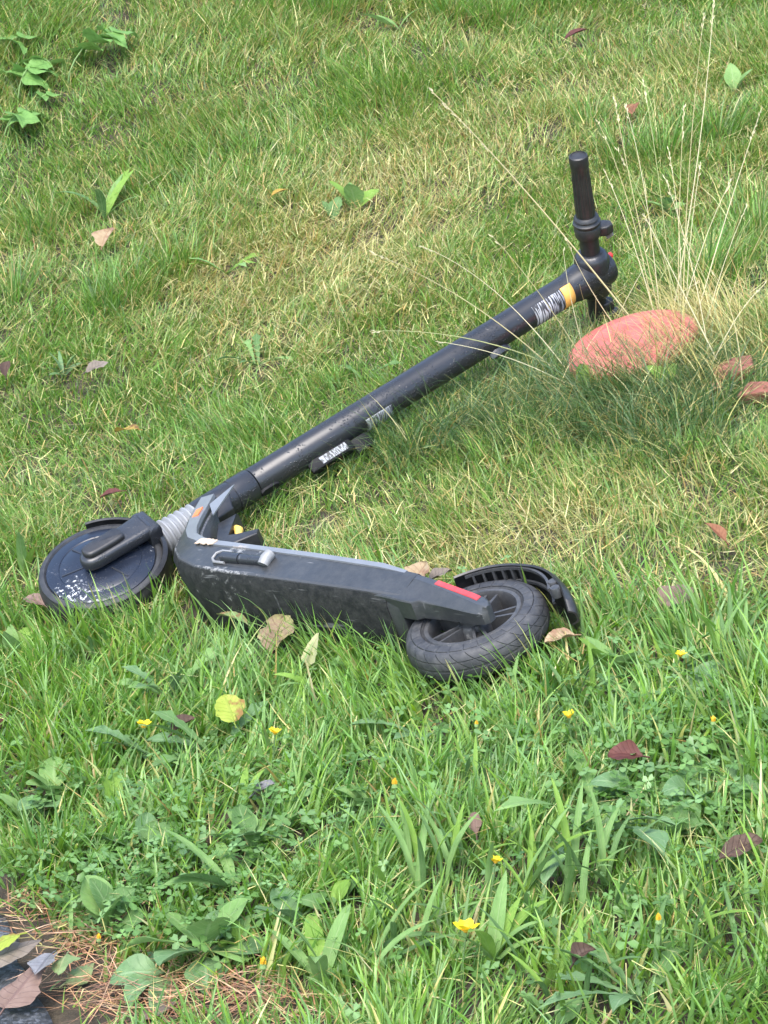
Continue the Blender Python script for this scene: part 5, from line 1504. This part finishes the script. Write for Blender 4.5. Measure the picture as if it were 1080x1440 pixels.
BARE = [(gpt(a, b), r) for a, b, r in [(30, 1350, 0.04), (110, 1385, 0.045), (170, 1412, 0.048), (250, 1432, 0.038), (330, 1436, 0.038), (410, 1455, 0.04)]]
def verge(x, y):
    """0 by the road where needles and soil show, 1 in full grass"""
    rd = road_dist(x, y)
    k = np.ones(len(x))
    for g0, r in BARE: k = k * (1 - 0.97 * np.exp(-(((x - g0[0]) ** 2 + ((y - g0[1]) / 1.3) ** 2) / (r * r)) ** 2))
    return k * np.clip((rd + 0.025 - 0.05 * fbm(x, y, 7, 77)) / 0.07, 0, 1)

# fine grass over the upper bank
x, y, ang, tr, rr = tufted(30000, 20, 0.022)
lu = lush(x, y); dr = dryness(x, y)
k = RNG.uniform(0, 1, len(x)) > lu * 0.74
k &= RNG.uniform(0, 1, len(x)) < verge(x, y) * 0.95 + 0.05
x, y, ang, tr, rr, lu, dr = (q[k] for q in (x, y, ang, tr, rr, lu, dr))
N = len(x); z = gz(x, y)
tall = (0.28 + 1.45 * fbm(x, y, 4.5, 60)) * (0.75 + 0.5 * tr) * press(x, y)
far = np.clip((y - 3.0) / 2.5, 0, 1)
h = (0.030 + 0.044 * RNG.beta(2, 3, N) + 0.014 * far) * tall * (1 - 0.30 * dr)
isdry = RNG.uniform(0, 1, N) < dr * 0.48 + 0.04
col = np.where(isdry[:, None], pick(STRAW, N), pick(GREEN, N))
yel = np.clip(dr * 0.38 + 0.3 * (tr - 0.55), 0, 0.55)[:, None]
col = np.where(isdry[:, None], col, col * (1 - yel) + np.array([0.26, 0.27, 0.085]) * yel)
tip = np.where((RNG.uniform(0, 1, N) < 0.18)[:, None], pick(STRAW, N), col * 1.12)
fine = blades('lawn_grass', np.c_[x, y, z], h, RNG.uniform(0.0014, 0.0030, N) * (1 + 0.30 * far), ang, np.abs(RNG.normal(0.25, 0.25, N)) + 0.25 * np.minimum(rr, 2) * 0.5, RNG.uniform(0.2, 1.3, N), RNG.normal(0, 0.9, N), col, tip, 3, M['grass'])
tag(fine, 'fine green and straw coloured grass covering the bank', 'grass', kind='stuff')

# long lush grass towards the road
x, y, ang, tr, rr = tufted(17000, 12, 0.016)
lu = lush(x, y)
k = (RNG.uniform(0, 1, len(x)) < lu) & (RNG.uniform(0, 1, len(x)) < verge(x, y) ** 1.5 + 0.01)
x, y, ang, tr, rr, lu = (q[k] for q in (x, y, ang, tr, rr, lu))
N = len(x); z = gz(x, y)
tall = (0.6 + 0.75 * fbm(x, y, 5.0, 61)) * press(x, y)
h = (0.045 + 0.085 * RNG.beta(2, 2.6, N)) * tall * (0.55 + 0.45 * verge(x, y))
isdry = RNG.uniform(0, 1, N) < 0.05
grp = np.array(LUSH)[(tr * len(LUSH)).astype(int) % len(LUSH)]
col = 0.55 * grp + 0.45 * pick(LUSH, N); col = col * RNG.uniform(0.8, 1.2, (N, 1))
col = np.where(isdry[:, None], pick(STRAW, N), col)
tip = np.where((RNG.uniform(0, 1, N) < 0.08)[:, None], pick(STRAW, N), col * 1.10)
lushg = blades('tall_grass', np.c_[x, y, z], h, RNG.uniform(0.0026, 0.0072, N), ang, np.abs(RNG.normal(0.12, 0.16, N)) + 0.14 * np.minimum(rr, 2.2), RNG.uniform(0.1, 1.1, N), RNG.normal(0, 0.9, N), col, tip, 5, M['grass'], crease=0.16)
tag(lushg, 'long bright green grass between the scooter and the road', 'grass', kind='stuff')

# dead thatch lying in the sward
x, y, z = scatter(12000)
dr = dryness(x, y); lu = lush(x, y)
k = RNG.uniform(0, 1, len(x)) < 0.25 + 0.9 * dr - 0.12 * lu
x, y, z, dr, lu = (q[k] for q in (x, y, z, dr, lu))
N = len(x)
thatch = blades('dry_thatch', np.c_[x, y, z + RNG.uniform(0.004, 0.034, N)], RNG.uniform(0.02, 0.07, N), RNG.uniform(0.0010, 0.0022, N), RNG.uniform(0, 6.28, N), RNG.uniform(1.0, 1.75, N), RNG.uniform(-0.5, 0.7, N), RNG.normal(0, 0.5, N), pick(STRAW, N), pick(STRAW, N), 3, M['straw'])
tag(thatch, 'dead straw coloured blades lying in the grass', 'dry grass', kind='stuff')

# dark coarse tuft below the stem and in front of the disc, long arching blades
cs = [(640, 600), (700, 560), (760, 545), (820, 560), (880, 545), (930, 560), (600, 640), (860, 600), (980, 590), (720, 620), (900, 620), (960, 640), (560, 640), (1010, 560), (790, 600), (915, 552), (950, 545), (865, 565)]
X = []; A = []
for (a, b) in cs:
    g0 = gpt(a, b); n = 330
    dx = RNG.normal(0, 0.045, n); dy = RNG.normal(0, 0.040, n)
    X.append(np.c_[g0[0] + dx, g0[1] + dy]); A.append(np.arctan2(dy, dx) + RNG.normal(0, 0.8, n))
X = np.concatenate(X); A = np.concatenate(A); N = len(X)
cold = pick([(0.06, 0.115, 0.045), (0.085, 0.14, 0.06), (0.11, 0.165, 0.075), (0.075, 0.13, 0.035)], N)
isd = RNG.uniform(0, 1, N) < 0.14
cold = np.where(isd[:, None], pick(STRAW, N), cold)
coarse = blades('coarse_grass', np.c_[X, gz(X[:, 0], X[:, 1])], RNG.uniform(0.06, 0.15, N), RNG.uniform(0.0014, 0.0026, N), A, RNG.uniform(0.2, 0.9, N), RNG.uniform(0.4, 1.6, N), RNG.normal(0, 0.7, N), cold, cold * 1.15, 5, M['grass'], crease=0.14)
tag(coarse, 'dark arching coarse grass below the stem and the red disc', 'grass', kind='stuff')

# straw bent over the right rim of the disc and the broken tiles
X = []; A = []
for (a, b, n) in [(985, 500, 240), (1005, 470, 120), (960, 530, 150), (980, 480, 120), (1030, 480, 90), (900, 555, 70), (1060, 500, 90), (1000, 560, 50), (975, 450, 60)]:
    g0 = gpt(a, b)
    X.append(np.c_[g0[0] + RNG.normal(0, 0.03, n), g0[1] + RNG.normal(0, 0.03, n)]); A.append(RNG.normal(2.9, 0.9, n))
X = np.concatenate(X); A = np.concatenate(A); N = len(X)
skirt = blades('bent_straw', np.c_[X, gz(X[:, 0], X[:, 1]) + 0.01], RNG.uniform(0.07, 0.17, N), RNG.uniform(0.0009, 0.0019, N), A, RNG.uniform(0.3, 1.0, N), RNG.uniform(0.3, 1.3, N), RNG.normal(0, 0.7, N), pick(STRAW, N), pick(STRAW, N), 5, M['straw'])
tag(skirt, 'bent straw falling over the right rim of the red disc', 'dry grass', kind='stuff')

# tall tussocks in the upper picture: long fresh blades
cs = [(640, 30, 0.16), (700, 35, 0.15), (790, 10, 0.14), (400, 20, 0.15), (460, 25, 0.16), (350, 15, 0.14), (930, 230, 0.15), (960, 420, 0.16), (880, 230, 0.13), (1000, 400, 0.15), (830, 180, 0.10), (180, 420, 0.12), (150, 440, 0.12), (60, 330, 0.1), (1010, 200, 0.14), (1060, 330, 0.16), (20, 420, 0.12), (250, 380, 0.1)]
X = []; A = []; H = []
for (a, b, hh) in cs:
    g0 = gpt(a, b); n = 150
    dx = RNG.normal(0, 0.03, n); dy = RNG.normal(0, 0.03, n)
    X.append(np.c_[g0[0] + dx, g0[1] + dy]); A.append(np.arctan2(dy, dx) + RNG.normal(0, 0.6, n)); H.append(RNG.uniform(0.5, 1.1, n) * hh)
X = np.concatenate(X); A = np.concatenate(A); H = np.concatenate(H); N = len(X)
col = pick([(0.10, 0.20, 0.04), (0.14, 0.26, 0.055), (0.18, 0.28, 0.08), (0.12, 0.2, 0.07)], N)
isd = RNG.uniform(0, 1, N) < 0.12
col = np.where(isd[:, None], pick(STRAW, N), col)
tus = blades('tussock_grass', np.c_[X, gz(X[:, 0], X[:, 1])], H, RNG.uniform(0.0018, 0.0034, N), A, RNG.uniform(0.05, 0.5, N), RNG.uniform(0.2, 1.2, N), RNG.normal(0, 0.7, N), col, col * 1.1, 5, M['grass'], crease=0.15)
tag(tus, 'taller fresh tussocks standing out of the upper bank', 'grass', kind='stuff')

# clover and other low ground cover
def clover(n_patch):
    vs, qs, cs = [], [], []
    for (a, b, r, n) in n_patch:
        g0 = gpt(a, b)
        for i in range(int(n * 0.62)):
            x = g0[0] + RNG.normal(0, r); y = g0[1] + RNG.normal(0, r * 1.3)
            if verge(np.array([x]), np.array([y]))[0] < 0.3 + 0.5 * RNG.uniform(): continue
            z = gz1(x, y) + RNG.uniform(0.012, 0.050)
            a0 = RNG.uniform(0, 6.28); s = RNG.uniform(0.005, 0.0125); tx, ty = RNG.normal(0, 0.3, 2)
            c = np.array([(0.10, 0.20, 0.05), (0.135, 0.25, 0.07), (0.165, 0.285, 0.10)][RNG.integers(3)]) * RNG.uniform(0.8, 1.2)
            for k in range(3):
                t = a0 + k * 2.094
                ca, sa = math.cos(t), math.sin(t)
                o = len(vs)
                for (u, v, w_) in ((0, 0, 0), (0.55, -0.42, 0.10), (1.0, -0.30, 0.05), (0.92, 0, -0.08), (1.0, 0.30, 0.05), (0.55, 0.42, 0.10)):
                    X_ = (u * ca - v * sa) * s; Y_ = (u * sa + v * ca) * s
                    vs.append((x + X_, y + Y_, z + w_ * s + X_ * tx + Y_ * ty)); cs.append(c * (1.25 if v == 0 else 1.0))
                qs += [(o, o + 1, o + 2, o + 3), (o, o + 3, o + 4, o + 5)]
    return mesh_np('clover', np.array(vs), np.array(qs), np.zeros((0, 3), int), np.array(cs), M['grass'])
cl = clover([(960, 1090, 0.09, 420), (1040, 1150, 0.07, 260), (880, 1120, 0.08, 240), (1000, 1010, 0.08, 220), (230, 1290, 0.07, 300), (160, 1260, 0.07, 220), (110, 1240, 0.06, 140), (320, 1250, 0.07, 200), (220, 1170, 0.10, 200), (60, 1120, 0.08, 160), (600, 1010, 0.12, 220), (760, 1080, 0.1, 200), (700, 970, 0.08, 120), (450, 1180, 0.1, 160), (950, 1280, 0.1, 160), (120, 1320, 0.04, 60), (40, 1290, 0.04, 40), (840, 1330, 0.1, 120), (300, 1130, 0.1, 160), (560, 1200, 0.12, 160)])
tag(cl, 'low clover leaves growing through the lower grass', 'clover', kind='stuff')

# pine needle litter at the edge of the road
X = []; Y = []
for (a, b, r, n) in [(175, 1405, 0.022, 190), (110, 1330, 0.03, 120), (60, 1290, 0.025, 60), (250, 1415, 0.03, 130), (330, 1420, 0.03, 190), (150, 1350, 0.03, 90), (410, 1440, 0.025, 110), (20, 1290, 0.02, 25), (100, 1380, 0.04, 30), (240, 1395, 0.03, 60), (230, 1215, 0.012, 8), (300, 1190, 0.02, 8), (430, 1120, 0.02, 6)]:
    g0 = gpt(a, b)
    X += list(g0[0] + RNG.normal(0, r, n)); Y += list(g0[1] + RNG.normal(0, r, n))
X = np.array(X); Y = np.array(Y); N = len(X)
zz = np.maximum(gz(X, Y), ROADZ + 0.006) + RNG.uniform(0.003, 0.022, N)
ncol = pick([(0.36, 0.20, 0.10), (0.46, 0.28, 0.15), (0.27, 0.14, 0.07), (0.52, 0.36, 0.22), (0.20, 0.11, 0.07)], N) * np.array([1.0, 0.90, 1.1])
nd = blades('pine_needle_litter', np.c_[X, Y, zz], RNG.uniform(0.035, 0.075, N), RNG.uniform(0.0013, 0.0023, N), RNG.uniform(0, 6.28, N), RNG.uniform(1.35, 1.68, N), RNG.uniform(-0.25, 0.25, N), RNG.normal(0, 0.9, N), ncol, ncol * 0.9, 4, M['needle'], kind_cut=False)
tag(nd, 'brown pine needle litter along the road edge', 'pine needles', kind='stuff')

# ------------------------------------------------------------------ tall dry stalks
def stalk_curve(p0, p1, sag, n=14):
    """from root p0 to tip p1, bowed sideways"""
    p0 = Vector(p0); p1 = Vector(p1)
    return [p0 + (p1 - p0) * t + Vector(sag) * (4 * t * (1 - t)) for t in np.linspace(0, 1, n)]
def dry_plant(px, py, stalks, label, seed):
    rnd = random.Random(seed)
    g0 = at(px, py, 0.0)
    root = empty('dry_grass_plant', Matrix.Translation(g0)); tag(root, label, 'dry grass', 'tall dry grasses on the upper bank')
    for (rx, ry, tx, ty, dz, dep, head, th) in stalks:
        b = at(rx, ry, 0.0)
        # the tip: on its line of sight, at the root's distance shifted by dep
        dist = (b - Vector(CAMP)).length + dep
        dv = Vector(RC @ np.array([(tx - 540) / FPX, (720 - ty) / FPX, -1.0])).normalized()
        t_ = Vector(CAMP) + dv * dist
        bow = Vector((rnd.uniform(-0.01, 0.01), rnd.uniform(-0.02, 0.02), dz))
        pts = [q - g0 for q in stalk_curve(b, t_, bow)]
        m_ = MB(); m_.tube(pts, [th * 0.85 * (1 - 0.55 * i / 13) for i in range(14)], 5)
        sk = m_.build('stalk', SM[rnd.randrange(3)], root, Matrix.Identity(4))
        if head:
            m_ = MB()
            d = (pts[-1] - pts[-4]).normalized()
            for k in range(int(head * 14)):
                q = pts[-1] - d * (head * 0.075 * rnd.random() ** 1.0)
                off = Vector((rnd.gauss(0, 1), rnd.gauss(0, 1), rnd.gauss(0, 1))).normalized()
                e_ = q + d * 0.007 + off * 0.0030
                m_.tube([q, (q + e_) / 2 + off * 0.0006, e_], [0.0003, 0.0010, 0.0002], 4)
            m_.build('seed_head', SM[1], sk, Matrix.Identity(4))
def flat_mat(name, c):
    m, nt, b = base_mat(name)
    nt.links.new(mixc(nt, noise(nt, 60, 3), tuple(q * 0.8 for q in c), tuple(q * 1.2 for q in c)), b.inputs['Base Color'])
    b.inputs['Roughness'].default_value = 0.6
    return m
SM = [flat_mat('stalk_straw', (0.42, 0.36, 0.18)), flat_mat('stalk_pale', (0.56, 0.50, 0.30)), flat_mat('stalk_green_straw', (0.32, 0.33, 0.14))]
# root x,y -> tip x,y, upward bow, depth shift, seed head, thickness
dry_plant(945, 480, [
 (905, 470, 606, 127, 0.02, -0.05, 2.2, 0.0020), (935, 478, 862, 130, 0.02, 0.02, 0.7, 0.0011), (950, 480, 905, 115, 0.02, 0.0, 0.6, 0.0010), (930, 470, 880, 150, 0.03, -0.03, 0.5, 0.0010),
 (955, 478, 962, 150, 0.0, 0.0, 0.8, 0.0011), (940, 474, 1004, 0, 0.01, -0.02, 0.6, 0.0013), (960, 486, 990, 20, 0.0, 0.0, 0.5, 0.0011), (970, 480, 1072, 150, 0.02, 0.0, 0.8, 0.0012),
 (930, 480, 850, 240, 0.02, 0.02, 0.5, 0.0010), (925, 476, 840, 170, 0.03, 0.03, 0.5, 0.0010), (955, 470, 940, 210, 0.0, 0.0, 0.6, 0.0010), (965, 470, 985, 230, 0.0, 0.03, 0.4, 0.0009), (950, 480, 1030, 250, 0.02, 0.0, 0.5, 0.0010), (975, 500, 868, 210, 0.02, 0.0, 0.4, 0.0011), (985, 490, 1050, 290, 0.01, 0.0, 0.4, 0.0009)],
 'tall dry grass tussock with pale stalks right of the handlebar', 1)
dry_plant(820, 560, [
 (800, 540, 522, 355, 0.015, -0.06, 0.6, 0.0012), (815, 545, 590, 345, 0.03, -0.05, 0.4, 0.0010), (812, 530, 520, 466, 0.02, -0.10, 0.3, 0.0013), (830, 560, 612, 480, 0.015, -0.10, 0.2, 0.0010), (885, 485, 797, 338, 0.0, -0.10, 0.4, 0.0012), (840, 540, 690, 330, 0.02, -0.08, 0.3, 0.0010), (835, 535, 792, 350, 0.01, -0.10, 0.2, 0.0010)],
 'dry stalks arching left over the stem from below the red disc', 2)
dry_plant(1010, 520, [
 (1020, 530, 905, 300, 0.01, -0.04, 0.2, 0.0014), (1030, 540, 960, 330, 0.02, -0.03, 0.3, 0.0011), (1000, 525, 935, 250, 0.01, 0.0, 0.4, 0.0010), (1045, 560, 1000, 380, 0.02, 0.0, 0.2, 0.0011), (990, 540, 1075, 400, 0.02, 0.0, 0.3, 0.0010)],
 'dry stalks leaning over the broken tiles at the right edge', 3)
dry_plant(850, 470, [
 (860, 465, 905, 378, 0.0, -0.02, 0.0, 0.0010), (835, 470, 838, 415, 0.0, -0.12, 0.0, 0.0011), (840, 475, 815, 400, 0.0, -0.12, 0.0, 0.0010), (905, 480, 985, 395, 0.01, 0.0, 0.2, 0.0010), (895, 470, 965, 340, 0.01, 0.0, 0.3, 0.0010)],
 'short dry stalks crossing in front of the brake lever', 4)
